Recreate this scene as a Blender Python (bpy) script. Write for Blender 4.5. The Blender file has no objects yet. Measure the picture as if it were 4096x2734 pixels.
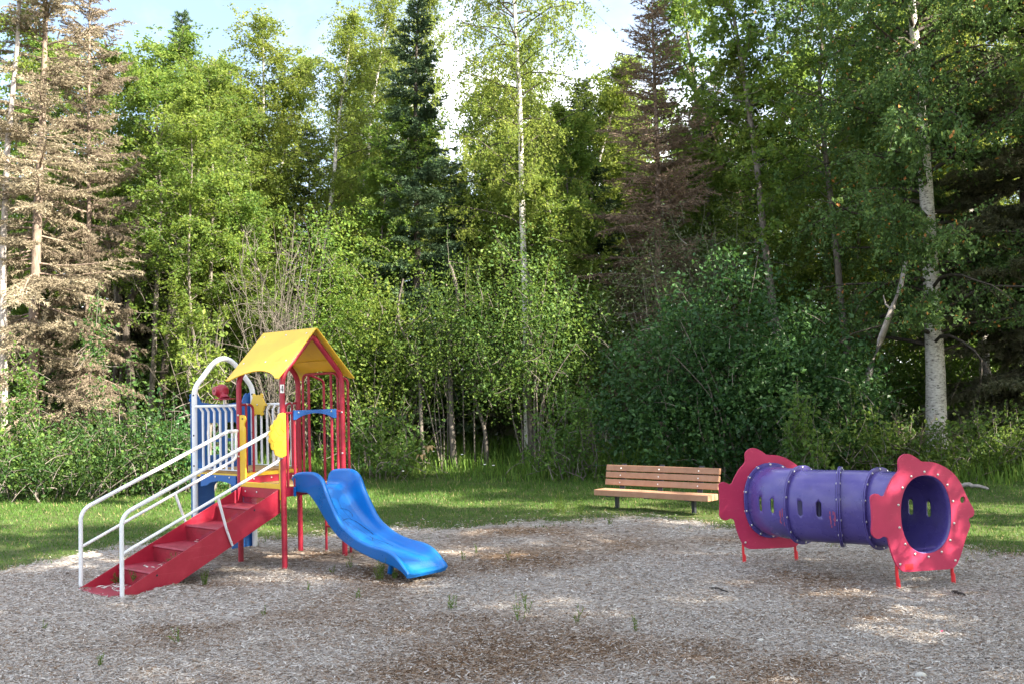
import bpy, bmesh, math, random
import numpy as np
from mathutils import Vector, Matrix
from mathutils.geometry import delaunay_2d_cdt

SC = bpy.context.scene
COL = SC.collection
PI = math.pi

# ------------------------------------------------------------------ camera
EYE = np.array([0.0, 0.0, 1.8])
PITCH, ROLL, FPX = 0.053, -0.028, 3955.0
_f = np.array([0, math.cos(PITCH), math.sin(PITCH)])
_u0 = np.array([0, -math.sin(PITCH), math.cos(PITCH)])
_r0 = np.array([1.0, 0, 0])
CR = math.cos(ROLL) * _r0 + math.sin(ROLL) * _u0
CU = -math.sin(ROLL) * _r0 + math.cos(ROLL) * _u0
cam_data = bpy.data.cameras.new('camera')
cam_data.sensor_width = 36.0
cam_data.lens = FPX / 4096 * 36.0
cam_data.clip_start, cam_data.clip_end = 0.1, 2000
cam = bpy.data.objects.new('camera', cam_data)
COL.objects.link(cam)
cam.matrix_world = Matrix(((CR[0], CU[0], -_f[0], EYE[0]), (CR[1], CU[1], -_f[1], EYE[1]),
                           (CR[2], CU[2], -_f[2], EYE[2]), (0, 0, 0, 1)))
SC.camera = cam
S4 = 4096 / 2349.0


def pix(x, y, Y):
    """World point at depth Y that shows at (x, y) of a 2349 px wide view."""
    d = _f + (x * S4 - 2048) / FPX * CR - (y * S4 - 1367) / FPX * CU
    return EYE + d * (Y / d[1])


# ------------------------------------------------------------------ light
SUN_AZ = math.atan2(0.86, -0.51)          # clockwise from +Y
SUN_EL = math.radians(36)
to_sun = Vector((math.sin(SUN_AZ) * math.cos(SUN_EL), math.cos(SUN_AZ) * math.cos(SUN_EL), math.sin(SUN_EL)))
sun_d = bpy.data.lights.new('sun', 'SUN')
sun_d.energy = 5.0
sun_d.angle = math.radians(0.6)
sun_d.color = (1.0, 0.90, 0.74)
sun = bpy.data.objects.new('sun', sun_d)
COL.objects.link(sun)
sun.rotation_euler = to_sun.to_track_quat('Z', 'Y').to_euler()
sun.location = (12, 8, 20)

W = bpy.data.worlds.new('World')
SC.world = W
W.use_nodes = True
nt = W.node_tree
nt.nodes.clear()


def N(tree, typ, ins=None, **kw):
    n = tree.nodes.new(typ)
    for k, v in kw.items():
        setattr(n, k, v)
    for k, v in (ins or {}).items():
        if hasattr(v, 'bl_idname') and hasattr(v, 'links'):
            tree.links.new(v, n.inputs[k])
        else:
            n.inputs[k].default_value = v
    return n


def ramp(tree, fac, stops):
    n = tree.nodes.new('ShaderNodeValToRGB')
    els = n.color_ramp.elements
    while len(els) < len(stops):
        els.new(0.5)
    for e, (p, c) in zip(els, stops):
        e.position = p
        e.color = (*c, 1) if len(c) == 3 else c
    tree.links.new(fac, n.inputs[0])
    return n


def mixc(tree, fac, a, b, blend='MIX'):
    n = tree.nodes.new('ShaderNodeMix')
    n.data_type = 'RGBA'
    n.blend_type = blend
    for sock, v in ((n.inputs[0], fac), (n.inputs[6], a), (n.inputs[7], b)):
        if hasattr(v, 'links'):
            tree.links.new(v, sock)
        else:
            sock.default_value = v if not isinstance(v, tuple) else ((*v, 1) if len(v) == 3 else v)
    return n.outputs[2]


CLX, CLY = 0.45, 0.2
sky = N(nt, 'ShaderNodeTexSky', sky_type='NISHITA')
sky.sun_disc = False
sky.sun_elevation = SUN_EL
sky.sun_rotation = SUN_AZ
sky.air_density, sky.dust_density, sky.ozone_density = 1.0, 2.0, 1.2
tc = N(nt, 'ShaderNodeTexCoord')
mp = N(nt, 'ShaderNodeMapping', {'Vector': tc.outputs['Generated'], 'Scale': (1, 1, 1.9), 'Location': (CLX, CLY, 0.3)})
no = N(nt, 'ShaderNodeTexNoise', {'Vector': mp.outputs[0], 'Scale': 2.6, 'Detail': 7.0, 'Roughness': 0.55, 'Distortion': 0.2})
cl = ramp(nt, no.outputs['Fac'], [(0.36, (0.05, 0.05, 0.05)), (0.50, (0.20, 0.20, 0.20)), (0.60, (1, 1, 1))])
skyc = mixc(nt, cl.outputs[0], sky.outputs[0], (9.0, 9.2, 9.6))
bg = N(nt, 'ShaderNodeBackground', {'Color': skyc, 'Strength': 0.072})
wo = N(nt, 'ShaderNodeOutputWorld', {'Surface': bg.outputs[0]})

SC.view_settings.view_transform = 'Standard'
SC.view_settings.look = 'None'
SC.view_settings.exposure = 2.4
SC.view_settings.gamma = 1.0
SC.view_settings.use_curve_mapping = False
SC.render.engine = 'CYCLES'
SC.cycles.max_bounces = 8
SC.cycles.diffuse_bounces = 4
SC.cycles.glossy_bounces = 3
SC.cycles.transmission_bounces = 4
SC.cycles.transparent_max_bounces = 6
SC.cycles.sample_clamp_indirect = 6.0

# ------------------------------------------------------------------ materials
MATS = {}


def new_mat(name):
    m = bpy.data.materials.new(name)
    m.use_nodes = True
    m.node_tree.nodes.clear()
    MATS[name] = m
    return m, m.node_tree


def painted(name, col, rough=0.35, var=0.10, scale=6.0, bump=0.02, bscale=60.0, dirt=0.0, fade=None, metallic=0.0, spec=0.5, scratch=0.0):
    """Coloured paint, plastic, metal or wood with uneven tone, grime and fine relief."""
    m, t = new_mat(name)
    co = N(t, 'ShaderNodeTexCoord')
    n1 = N(t, 'ShaderNodeTexNoise', {'Vector': co.outputs['Object'], 'Scale': scale, 'Detail': 6.0, 'Roughness': 0.6})
    n2 = N(t, 'ShaderNodeTexNoise', {'Vector': co.outputs['Object'], 'Scale': bscale, 'Detail': 4.0})
    c2 = fade or tuple(min(1, c * 1.35 + 0.03) for c in col)
    c0 = tuple(c * (1 - var) for c in col)
    rp = ramp(t, n1.outputs['Fac'], [(0.3, c0), (0.5, col), (0.75, tuple(a + (b - a) * var * 3 for a, b in zip(col, c2)))])
    c = rp.outputs[0]
    if dirt > 0:
        n3 = N(t, 'ShaderNodeTexNoise', {'Vector': co.outputs['Object'], 'Scale': 14.0, 'Detail': 8.0, 'Roughness': 0.75})
        dr = ramp(t, n3.outputs['Fac'], [(0.56, (0, 0, 0)), (0.72, (dirt, dirt, dirt))])
        c = mixc(t, dr.outputs[0], c, (0.10, 0.08, 0.06))
    if scratch > 0:
        for k, (rot, sc_) in enumerate((((0.4, 0.9, 0.2), (3, 90, 90)), ((1.2, 0.3, 2.0), (90, 4, 70)))):
            mq = N(t, 'ShaderNodeMapping', {'Vector': co.outputs['Object'], 'Rotation': rot, 'Scale': sc_})
            n4 = N(t, 'ShaderNodeTexNoise', {'Vector': mq.outputs[0], 'Scale': 0.55, 'Detail': 3.0})
            s4 = ramp(t, n4.outputs['Fac'], [(0.655, (0, 0, 0)), (0.70, (scratch, scratch, scratch))])
            c = mixc(t, s4.outputs[0], c, tuple(min(1, q * 1.3 + 0.06) for q in col))
    rr = N(t, 'ShaderNodeMapRange', {'Value': n1.outputs['Fac'], 3: rough - 0.06, 4: rough + 0.12})
    b = N(t, 'ShaderNodeBump', {'Height': n2.outputs['Fac'], 'Strength': bump * 10, 'Distance': 0.002})
    p = N(t, 'ShaderNodeBsdfPrincipled', {'Base Color': c, 'Roughness': rr.outputs[0], 'Normal': b.outputs[0], 'Metallic': metallic, 'Specular IOR Level': spec})
    N(t, 'ShaderNodeOutputMaterial', {'Surface': p.outputs[0]})
    return m


RED = painted('red_paint', (0.33, 0.011, 0.034), 0.42, 0.14, dirt=0.22, scratch=0.25)
REDSTEP = painted('red_step_coating', (0.27, 0.016, 0.038), 0.5, 0.2, dirt=0.45, bump=0.05, bscale=220)
WHITE = painted('white_paint', (0.72, 0.75, 0.78), 0.35, 0.08, dirt=0.25)
YELLOW = painted('yellow_plastic', (0.70, 0.455, 0.030), 0.42, 0.10, scale=3, dirt=0.14, scratch=0.15)
BLUEP = painted('blue_board', (0.008, 0.10, 0.36), 0.40, 0.12, dirt=0.12, fade=(0.03, 0.15, 0.42), scratch=0.15)
BLUES = painted('blue_slide_plastic', (0.001, 0.145, 0.50), 0.27, 0.12, scale=3, dirt=0.12, bump=0.012, fade=(0.008, 0.17, 0.52), scratch=0.12)
PURPLE = painted('purple_plastic', (0.075, 0.060, 0.245), 0.25, 0.22, scale=2.5, dirt=0.25, bump=0.012, fade=(0.14, 0.115, 0.34), scratch=0.22)
FISHRED = painted('red_board', (0.43, 0.020, 0.080), 0.52, 0.12, scale=2.2, dirt=0.14, scratch=0.3)
LEGRED = painted('bright_red_paint', (0.62, 0.020, 0.030), 0.40)
STEEL = painted('bolt_steel', (0.62, 0.62, 0.60), 0.28, 0.1, metallic=0.9)
BOLTW = painted('pale_bolt', (0.75, 0.74, 0.72), 0.35, 0.1)
BLACK = painted('black_metal', (0.018, 0.020, 0.026), 0.45, 0.2)
SLAT = painted('brown_plastic_lumber', (0.355, 0.185, 0.108), 0.62, 0.18, scale=7, bump=0.06, bscale=140, dirt=0.25, fade=(0.42, 0.27, 0.19), scratch=0.35)
SIGNW = painted('sign_white', (0.80, 0.80, 0.78), 0.5, 0.03)
SIGNB = painted('sign_black', (0.012, 0.012, 0.012), 0.5, 0.03)
DARKYEL = painted('groove_shade_yellow', (0.42, 0.22, 0.015), 0.6)  # swirl grooves drawn as tubes; darker yellow stands in for their shade
SCUFF = painted('dark_scuff', (0.006, 0.03, 0.10), 0.6)
RUBRED = painted('red_scuff', (0.34, 0.05, 0.10), 0.6)
STICKW = painted('bare_branch_bark', (0.20, 0.16, 0.125), 0.9, 0.35, scale=20, bump=0.2, bscale=90)
STONE = painted('pale_stone', (0.50, 0.49, 0.45), 0.9, 0.2, scale=25, bump=0.2)
DARKSTICK = painted('dark_bark', (0.030, 0.024, 0.020), 0.9, 0.3, scale=20, bump=0.2)
TAGPINK = painted('pink_litter', (0.75, 0.12, 0.25), 0.6)


def wood_mat():
    m, t = new_mat('deck_wood')
    co = N(t, 'ShaderNodeTexCoord')
    mp = N(t, 'ShaderNodeMapping', {'Vector': co.outputs['Object'], 'Scale': (1.5, 22, 22)})
    n1 = N(t, 'ShaderNodeTexNoise', {'Vector': mp.outputs[0], 'Scale': 3.0, 'Detail': 8.0, 'Roughness': 0.65})
    n2 = N(t, 'ShaderNodeTexNoise', {'Vector': co.outputs['Object'], 'Scale': 3.0, 'Detail': 4.0})
    r1 = ramp(t, n1.outputs['Fac'], [(0.3, (0.22, 0.115, 0.035)), (0.55, (0.42, 0.25, 0.085)), (0.75, (0.50, 0.34, 0.14))])
    r2 = ramp(t, n2.outputs['Fac'], [(0.45, (0, 0, 0)), (0.7, (0.7, 0.7, 0.7))])
    c = mixc(t, r2.outputs[0], r1.outputs[0], (0.36, 0.27, 0.16))
    b = N(t, 'ShaderNodeBump', {'Height': n1.outputs['Fac'], 'Strength': 0.4, 'Distance': 0.003})
    p = N(t, 'ShaderNodeBsdfPrincipled', {'Base Color': c, 'Roughness': 0.75, 'Normal': b.outputs[0]})
    N(t, 'ShaderNodeOutputMaterial', {'Surface': p.outputs[0]})
    return m


WOOD = wood_mat()


def perforated_mat():
    """Red coated sheet punched with a staggered grid of small round holes (see-through)."""
    m, t = new_mat('punched_red_sheet')
    co = N(t, 'ShaderNodeTexCoord')
    sp = N(t, 'ShaderNodeSeparateXYZ', {0: co.outputs['Object']})
    pitch = 0.021

    def dots(ox, oz):
        ax = N(t, 'ShaderNodeMath', {0: sp.outputs['X'], 1: ox}, operation='ADD')
        az = N(t, 'ShaderNodeMath', {0: sp.outputs['Z'], 1: oz}, operation='ADD')
        px = N(t, 'ShaderNodeMath', {0: ax.outputs[0], 1: pitch / 2}, operation='PINGPONG')
        pz = N(t, 'ShaderNodeMath', {0: az.outputs[0], 1: pitch / 2}, operation='PINGPONG')
        cb = N(t, 'ShaderNodeCombineXYZ', {'X': px.outputs[0], 'Y': pz.outputs[0]})
        ln = N(t, 'ShaderNodeVectorMath', {0: cb.outputs[0]}, operation='LENGTH')
        return N(t, 'ShaderNodeMath', {0: ln.outputs['Value'], 1: 0.0045}, operation='LESS_THAN').outputs[0]
    d = N(t, 'ShaderNodeMath', {0: dots(0, 0), 1: dots(pitch / 2, pitch / 2)}, operation='MAXIMUM').outputs[0]
    n1 = N(t, 'ShaderNodeTexNoise', {'Vector': co.outputs['Object'], 'Scale': 9.0, 'Detail': 8.0, 'Roughness': 0.7})
    c = ramp(t, n1.outputs['Fac'], [(0.3, (0.25, 0.016, 0.03)), (0.6, (0.38, 0.022, 0.045))]).outputs[0]
    p = N(t, 'ShaderNodeBsdfPrincipled', {'Base Color': c, 'Roughness': 0.5})
    tr = N(t, 'ShaderNodeBsdfTransparent')
    mx = N(t, 'ShaderNodeMixShader', {0: d, 1: p.outputs[0], 2: tr.outputs[0]})
    N(t, 'ShaderNodeOutputMaterial', {'Surface': mx.outputs[0]})
    return m


PERF = perforated_mat()


def bark_mat(name, c0, c1, c2, scale=(6, 6, 2), birch=False):
    m, t = new_mat(name)
    co = N(t, 'ShaderNodeTexCoord')
    mp = N(t, 'ShaderNodeMapping', {'Vector': co.outputs['Object'], 'Scale': scale})
    n1 = N(t, 'ShaderNodeTexNoise', {'Vector': mp.outputs[0], 'Scale': 3.0, 'Detail': 8.0, 'Roughness': 0.7})
    if birch:
        r = ramp(t, n1.outputs['Fac'], [(0.36, c0), (0.44, c1), (0.60, c2), (0.80, c1)])
    else:
        r = ramp(t, n1.outputs['Fac'], [(0.3, c0), (0.5, c1), (0.75, c2)])
    b = N(t, 'ShaderNodeBump', {'Height': n1.outputs['Fac'], 'Strength': 0.6, 'Distance': 0.02})
    p = N(t, 'ShaderNodeBsdfPrincipled', {'Base Color': r.outputs[0], 'Roughness': 0.85, 'Normal': b.outputs[0]})
    N(t, 'ShaderNodeOutputMaterial', {'Surface': p.outputs[0]})
    return m


BARK_BIRCH = bark_mat('birch_bark', (0.035, 0.03, 0.028), (0.52, 0.49, 0.46), (0.76, 0.74, 0.71), (4, 4, 11), True)
BARK_GREY = bark_mat('grey_bark', (0.05, 0.042, 0.035), (0.16, 0.14, 0.12), (0.28, 0.25, 0.22))
BARK_DARK = bark_mat('dark_bark_trunk', (0.02, 0.016, 0.013), (0.055, 0.044, 0.035), (0.11, 0.09, 0.075))
BARK_PALE = bark_mat('pale_weathered_wood', (0.16, 0.14, 0.125), (0.30, 0.27, 0.25), (0.44, 0.41, 0.38))
BARK_TWIG = bark_mat('grey_twig_bark', (0.04, 0.034, 0.028), (0.105, 0.090, 0.076), (0.19, 0.17, 0.147))
BARK_DEAD = bark_mat('dead_twig_bark', (0.10, 0.075, 0.058), (0.20, 0.15, 0.12), (0.32, 0.26, 0.21))


def leaf_mat(name, lo, mid, hi, trans, tfac=0.42, rough=0.5, spec=0.22, odd=None):
    """Leaf: a little gloss, light passing through; tone varies leaf by leaf and tree by tree."""
    m, t = new_mat(name)
    at = N(t, 'ShaderNodeAttribute', attribute_name='rnd')
    oi = N(t, 'ShaderNodeObjectInfo')
    stops = [(0.0, lo), (0.5, mid), (0.93, hi)]
    if odd:
        stops += [(0.965, hi), (0.98, odd)]
    c = ramp(t, at.outputs['Fac'], stops).outputs[0]
    hs = N(t, 'ShaderNodeHueSaturation', {'Color': c, 'Saturation': 1.0})
    v = N(t, 'ShaderNodeMapRange', {'Value': oi.outputs['Random'], 3: 0.85, 4: 1.18})
    hu = N(t, 'ShaderNodeMapRange', {'Value': oi.outputs['Random'], 3: 0.49, 4: 0.508})
    t.links.new(v.outputs[0], hs.inputs['Value'])
    t.links.new(hu.outputs[0], hs.inputs['Hue'])
    p = N(t, 'ShaderNodeBsdfPrincipled', {'Base Color': hs.outputs[0], 'Roughness': rough, 'Specular IOR Level': spec})
    tr = N(t, 'ShaderNodeBsdfTranslucent', {'Color': mixc(t, 0.35, hs.outputs[0], trans, 'MIX')})
    mx = N(t, 'ShaderNodeMixShader', {0: tfac, 1: p.outputs[0], 2: tr.outputs[0]})
    N(t, 'ShaderNodeOutputMaterial', {'Surface': mx.outputs[0]})
    return m


LEAF_BIRCH = leaf_mat('birch_leaf', (0.090, 0.145, 0.028), (0.160, 0.230, 0.044), (0.27, 0.32, 0.070), (0.46, 0.54, 0.09), 0.54)
LEAF_ASPEN = leaf_mat('aspen_leaf', (0.060, 0.120, 0.026), (0.115, 0.198, 0.038), (0.22, 0.29, 0.055), (0.40, 0.50, 0.08), 0.52)
LEAF_SHADE = leaf_mat('shade_darkened_shrub_leaf', (0.022, 0.056, 0.018), (0.042, 0.096, 0.026), (0.115, 0.190, 0.044), (0.28, 0.42, 0.06), 0.42)  # shrub leaf darkened: the shade on the left bushes sits in its colour
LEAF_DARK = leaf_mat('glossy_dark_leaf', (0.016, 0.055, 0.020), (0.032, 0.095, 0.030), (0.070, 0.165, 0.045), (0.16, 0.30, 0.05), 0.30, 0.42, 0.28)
LEAF_SHRUB = leaf_mat('shrub_leaf', (0.034, 0.080, 0.020), (0.070, 0.142, 0.032), (0.165, 0.25, 0.052), (0.32, 0.46, 0.07), 0.42)
LEAF_WEEP = leaf_mat('drooping_birch_leaf', (0.045, 0.095, 0.034), (0.080, 0.145, 0.046), (0.130, 0.200, 0.060), (0.30, 0.38, 0.07), 0.42, odd=(0.40, 0.15, 0.05))
LEAF_GREY = leaf_mat('willow_leaf', (0.080, 0.125, 0.060), (0.125, 0.175, 0.085), (0.185, 0.235, 0.110), (0.28, 0.33, 0.10), 0.38)
NEEDLE = leaf_mat('spruce_needle', (0.034, 0.066, 0.038), (0.058, 0.100, 0.052), (0.110, 0.160, 0.075), (0.12, 0.18, 0.06), 0.2, 0.6, 0.2)
NEEDLE_GREY = leaf_mat('old_spruce_needle', (0.075, 0.088, 0.052), (0.125, 0.138, 0.080), (0.21, 0.20, 0.125), (0.17, 0.18, 0.08), 0.25, 0.6, 0.2)
NEEDLE_DEAD = leaf_mat('dead_needle', (0.15, 0.126, 0.090), (0.275, 0.236, 0.170), (0.42, 0.370, 0.268), (0.36, 0.28, 0.20), 0.28, 0.8, 0.1)
NEEDLE_BROWN = leaf_mat('dead_brown_needle', (0.120, 0.088, 0.064), (0.205, 0.152, 0.112), (0.32, 0.24, 0.175), (0.30, 0.20, 0.13), 0.25, 0.8, 0.1)
GRASS = leaf_mat('grass_blade', (0.036, 0.088, 0.016), (0.068, 0.145, 0.024), (0.13, 0.19, 0.042), (0.19, 0.32, 0.04), 0.35, 0.5, 0.2, odd=(0.33, 0.27, 0.14))
WILD = leaf_mat('wild_grass_blade', (0.055, 0.115, 0.020), (0.105, 0.185, 0.032), (0.20, 0.27, 0.058), (0.30, 0.42, 0.05), 0.42, 0.5, 0.2)


def chip_mat():
    m, t = new_mat('wood_chip')
    at = N(t, 'ShaderNodeAttribute', attribute_name='rnd')
    c = ramp(t, at.outputs['Fac'], [(0.0, (0.065, 0.040, 0.026)), (0.22, (0.17, 0.105, 0.063)), (0.42, (0.27, 0.205, 0.155)), (0.60, (0.355, 0.320, 0.290)), (0.82, (0.475, 0.445, 0.415)), (1.0, (0.63, 0.605, 0.575))]).outputs[0]
    p = N(t, 'ShaderNodeBsdfPrincipled', {'Base Color': c, 'Roughness': 0.85, 'Specular IOR Level': 0.2})
    N(t, 'ShaderNodeOutputMaterial', {'Surface': p.outputs[0]})
    return m


CHIP = chip_mat()
PETAL = painted('white_petal', (0.80, 0.80, 0.76), 0.7)
DEADLEAF = painted('tan_dead_leaf', (0.27, 0.19, 0.085), 0.8)

# ------------------------------------------------------------------ geometry helpers
def thing(name, label, cat, loc=(0, 0, 0), rz=0.0, group=None):
    o = bpy.data.objects.new(name, None)
    o.empty_display_size = 0.2
    COL.objects.link(o)
    o.location = loc
    o.rotation_euler = (0, 0, rz)
    o['label'] = label
    o['category'] = cat
    if group:
        o['group'] = group
    return o


def tag(o, label, cat, group=None):
    o['label'] = label
    o['category'] = cat
    if group:
        o['group'] = group
    return o


def put(name, me, parent=None, loc=None, rot=None):
    o = bpy.data.objects.new(name, me)
    COL.objects.link(o)
    if parent is not None:
        o.parent = parent
    if loc is not None:
        o.location = loc
    if rot is not None:
        o.rotation_euler = rot
    return o


class MB:
    """Collects simple solids into one mesh."""

    def __init__(self):
        self.v, self.f, self.sm = [], [], []

    def add(self, verts, faces, smooth=False):
        b = len(self.v)
        self.v.extend([tuple(map(float, p)) for p in verts])
        self.f.extend([tuple(i + b for i in fc) for fc in faces])
        self.sm.extend([smooth] * len(faces))
        return self

    def box(self, c, s, rot=None, bev=0.0):
        bm = bmesh.new()
        bmesh.ops.create_cube(bm, size=1.0)
        bmesh.ops.scale(bm, vec=s, verts=bm.verts)
        if bev > 0:
            bmesh.ops.bevel(bm, geom=bm.edges[:], offset=bev, segments=2, profile=0.6, affect='EDGES')
        M = Matrix.Translation(c)
        if rot is not None:
            M = M @ rot
        bmesh.ops.transform(bm, matrix=M, verts=bm.verts)
        bm.verts.index_update()
        self.add([v.co[:] for v in bm.verts], [[v.index for v in f.verts] for f in bm.faces])
        bm.free()
        return self

    def tube(self, pts, r, n=10, cap=True, flat=None):
        """flat: optional list of (sx, sy) per point to squash the section."""
        pts = [Vector(p) for p in pts]
        m = len(pts)
        rs = list(r) if hasattr(r, '__len__') else [r] * m
        T = []
        for i in range(m):
            a, b = pts[max(i - 1, 0)], pts[min(i + 1, m - 1)]
            T.append((b - a).normalized())
        ref = Vector((0, 0, 1)) if abs(T[0].z) < 0.9 else Vector((1, 0, 0))
        nv = (ref - T[0] * ref.dot(T[0])).normalized()
        V = []
        for i in range(m):
            nv = (nv - T[i] * nv.dot(T[i])).normalized()
            bv = T[i].cross(nv)
            sx, sy = flat[i] if flat else (1, 1)
            for k in range(n):
                a = 2 * PI * k / n
                V.append(pts[i] + (nv * math.cos(a) * sx + bv * math.sin(a) * sy) * rs[i])
        F = []
        for i in range(m - 1):
            for k in range(n):
                k2 = (k + 1) % n
                F.append((i * n + k, i * n + k2, (i + 1) * n + k2, (i + 1) * n + k))
        self.add(V, F, True)
        if cap:
            self.add(V[:n], [tuple(range(n))[::-1]])
            self.add(V[-n:], [tuple(range(n))])
        return self

    def loft(self, rings, closed=True, caps=True, smooth=True):
        n = len(rings[0])
        V = [p for r in rings for p in r]
        F = []
        for i in range(len(rings) - 1):
            for k in range(n if closed else n - 1):
                k2 = (k + 1) % n
                F.append((i * n + k, i * n + k2, (i + 1) * n + k2, (i + 1) * n + k))
        self.add(V, F, smooth)
        if caps:
            self.add(rings[0], [tuple(range(n))[::-1]], False)
            self.add(rings[-1], [tuple(range(n))], False)
        return self

    def prism(self, outline, t, frame, holes=(), bev=0.003):
        """Flat board: 2D outline (u, v) with holes, thickness t along w; frame = (origin, u, v, w) axes."""
        loops = [list(outline)] + [list(h) for h in holes]
        co, ed = [], []
        for lp in loops:
            b = len(co)
            co += [Vector(p) for p in lp]
            ed += [(b + i, b + (i + 1) % len(lp)) for i in range(len(lp))]
        r = delaunay_2d_cdt(co, ed, [], 1, 1e-6)
        vs, fs = r[0], r[2]

        def inside(p, poly):
            c = False
            for i in range(len(poly)):
                (x1, y1), (x2, y2) = poly[i], poly[i - 1]
                if (y1 > p[1]) != (y2 > p[1]) and p[0] < (x2 - x1) * (p[1] - y1) / (y2 - y1) + x1:
                    c = not c
            return c
        keep = []
        for f in fs:
            ce = (sum(vs[i][0] for i in f) / 3, sum(vs[i][1] for i in f) / 3)
            if not any(inside(ce, h) for h in holes):
                a, b_, c_ = (vs[i] for i in f)
                ar = (b_[0] - a[0]) * (c_[1] - a[1]) - (b_[1] - a[1]) * (c_[0] - a[0])
                keep.append(tuple(f) if ar > 0 else tuple(f)[::-1])
        o, U, Vv, Wv = (Vector(x) for x in frame)
        bm = bmesh.new()
        top = [bm.verts.new(o + U * p[0] + Vv * p[1] + Wv * (t / 2)) for p in vs]
        bot = [bm.verts.new(o + U * p[0] + Vv * p[1] - Wv * (t / 2)) for p in vs]
        cnt = {}
        for f in keep:
            bm.faces.new([top[i] for i in f])
            bm.faces.new([bot[i] for i in f][::-1])
            for a, b_ in ((f[0], f[1]), (f[1], f[2]), (f[2], f[0])):
                cnt[(a, b_)] = 1
        rim = []
        for (a, b_) in cnt:
            if (b_, a) not in cnt:
                bm.faces.new([top[b_], top[a], bot[a], bot[b_]])
                rim.append((a, b_))
        bm.normal_update()
        if bev > 0:
            es = set()
            for a, b_ in rim:
                for q in (top, bot):
                    e = bm.edges.get((q[a], q[b_]))
                    if e:
                        es.add(e)
            bmesh.ops.bevel(bm, geom=list(es), offset=bev, segments=2, profile=0.5, affect='EDGES', clamp_overlap=True)
        loose = [v for v in bm.verts if not v.link_faces]
        if loose:
            bmesh.ops.delete(bm, geom=loose, context='VERTS')
        bm.verts.index_update()
        self.add([v.co[:] for v in bm.verts], [[v.index for v in f.verts] for f in bm.faces])
        bm.free()
        return self

    def sphere(self, c, r, n=12, m=8, sq=(1, 1, 1)):
        V, F = [], []
        for i in range(1, m):
            th = PI * i / m
            for k in range(n):
                a = 2 * PI * k / n
                V.append((c[0] + r * sq[0] * math.sin(th) * math.cos(a), c[1] + r * sq[1] * math.sin(th) * math.sin(a), c[2] + r * sq[2] * math.cos(th)))
        V += [(c[0], c[1], c[2] + r * sq[2]), (c[0], c[1], c[2] - r * sq[2])]
        t, b = len(V) - 2, len(V) - 1
        for k in range(n):
            k2 = (k + 1) % n
            F.append((t, k, k2))
            F.append((b, (m - 2) * n + k2, (m - 2) * n + k))
            for i in range(m - 2):
                F.append((i * n + k, (i + 1) * n + k, (i + 1) * n + k2, i * n + k2))
        return self.add(V, F, True)

    def mesh(self, name, mat):
        me = bpy.data.meshes.new(name)
        me.from_pydata(self.v, [], self.f)
        me.materials.append(mat)
        me.polygons.foreach_set('use_smooth', self.sm)
        me.update()
        return me

    def build(self, name, mat, parent=None, loc=None, rot=None):
        return put(name, self.mesh(name, mat), parent, loc, rot)


def fillet(pts, r, n=6, closed=False):
    """Round the corners of a polyline (2D or 3D)."""
    P = [Vector(p) for p in pts]
    rs = r if hasattr(r, '__len__') else [r] * len(P)
    out = []
    L = len(P)
    for i in range(L):
        if not closed and (i == 0 or i == L - 1):
            out.append(P[i])
            continue
        a, b, c = P[i - 1], P[i], P[(i + 1) % L]
        d1, d2 = (a - b), (c - b)
        l1, l2 = d1.length, d2.length
        d1.normalize()
        d2.normalize()
        ang = d1.angle(d2)
        if rs[i] <= 0 or ang > PI - 0.02:
            out.append(b)
            continue
        t = min(rs[i] / math.tan(ang / 2), l1 * 0.49, l2 * 0.49)
        p1, p2 = b + d1 * t, b + d2 * t
        for k in range(n + 1):
            s = k / n
            out.append(p1 * (1 - s) ** 2 + b * 2 * s * (1 - s) + p2 * s * s)
    return out


def spline(pts, sub=4, closed=False):
    P = [np.array(p, float) for p in pts]
    L = len(P)
    out = []
    for i in range(L if closed else L - 1):
        if closed:
            p0, p1, p2, p3 = P[i - 1], P[i], P[(i + 1) % L], P[(i + 2) % L]
        else:
            p0, p1, p2, p3 = P[max(i - 1, 0)], P[i], P[i + 1], P[min(i + 2, L - 1)]
        for k in range(sub):
            s = k / sub
            out.append(0.5 * (2 * p1 + (p2 - p0) * s + (2 * p0 - 5 * p1 + 4 * p2 - p3) * s * s + (3 * p1 - p0 - 3 * p2 + p3) * s ** 3))
    if not closed:
        out.append(P[-1])
    return out


def bolt_mesh(name, mat, r):
    return MB().sphere((0, 0, 0), r, 10, 6, (1, 1, 0.55)).mesh(name, mat)


BOLT = bolt_mesh('bolt', STEEL, 0.0125)
BOLTD = bolt_mesh('bolt_dark', BLACK, 0.011)
BOLTP = bolt_mesh('bolt_pale', BOLTW, 0.012)


def bolt(parent, loc, nrm, me=None):
    o = put('bolt', me or BOLT, parent, loc)
    o.rotation_euler = Vector(nrm).to_track_quat('Z', 'Y').to_euler()
    return o


# ------------------------------------------------------------------ play structure
PO = (-2.546, 11.310, 0.0)
PRZ = math.atan2(-0.657, 0.754)
H = 0.411
S2 = 0.937
XW = -H - S2
ps = thing('play_structure', 'small playground tower with yellow gable roof, red steps and blue slide', 'play structure', PO, PRZ)
YAX = ((0, 1, 0), (0, 0, 1), (1, 0, 0))      # board facing x: u=y, v=z
XAX = ((1, 0, 0), (0, 0, 1), (0, -1, 0))     # board facing y: u=x, v=z

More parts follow.
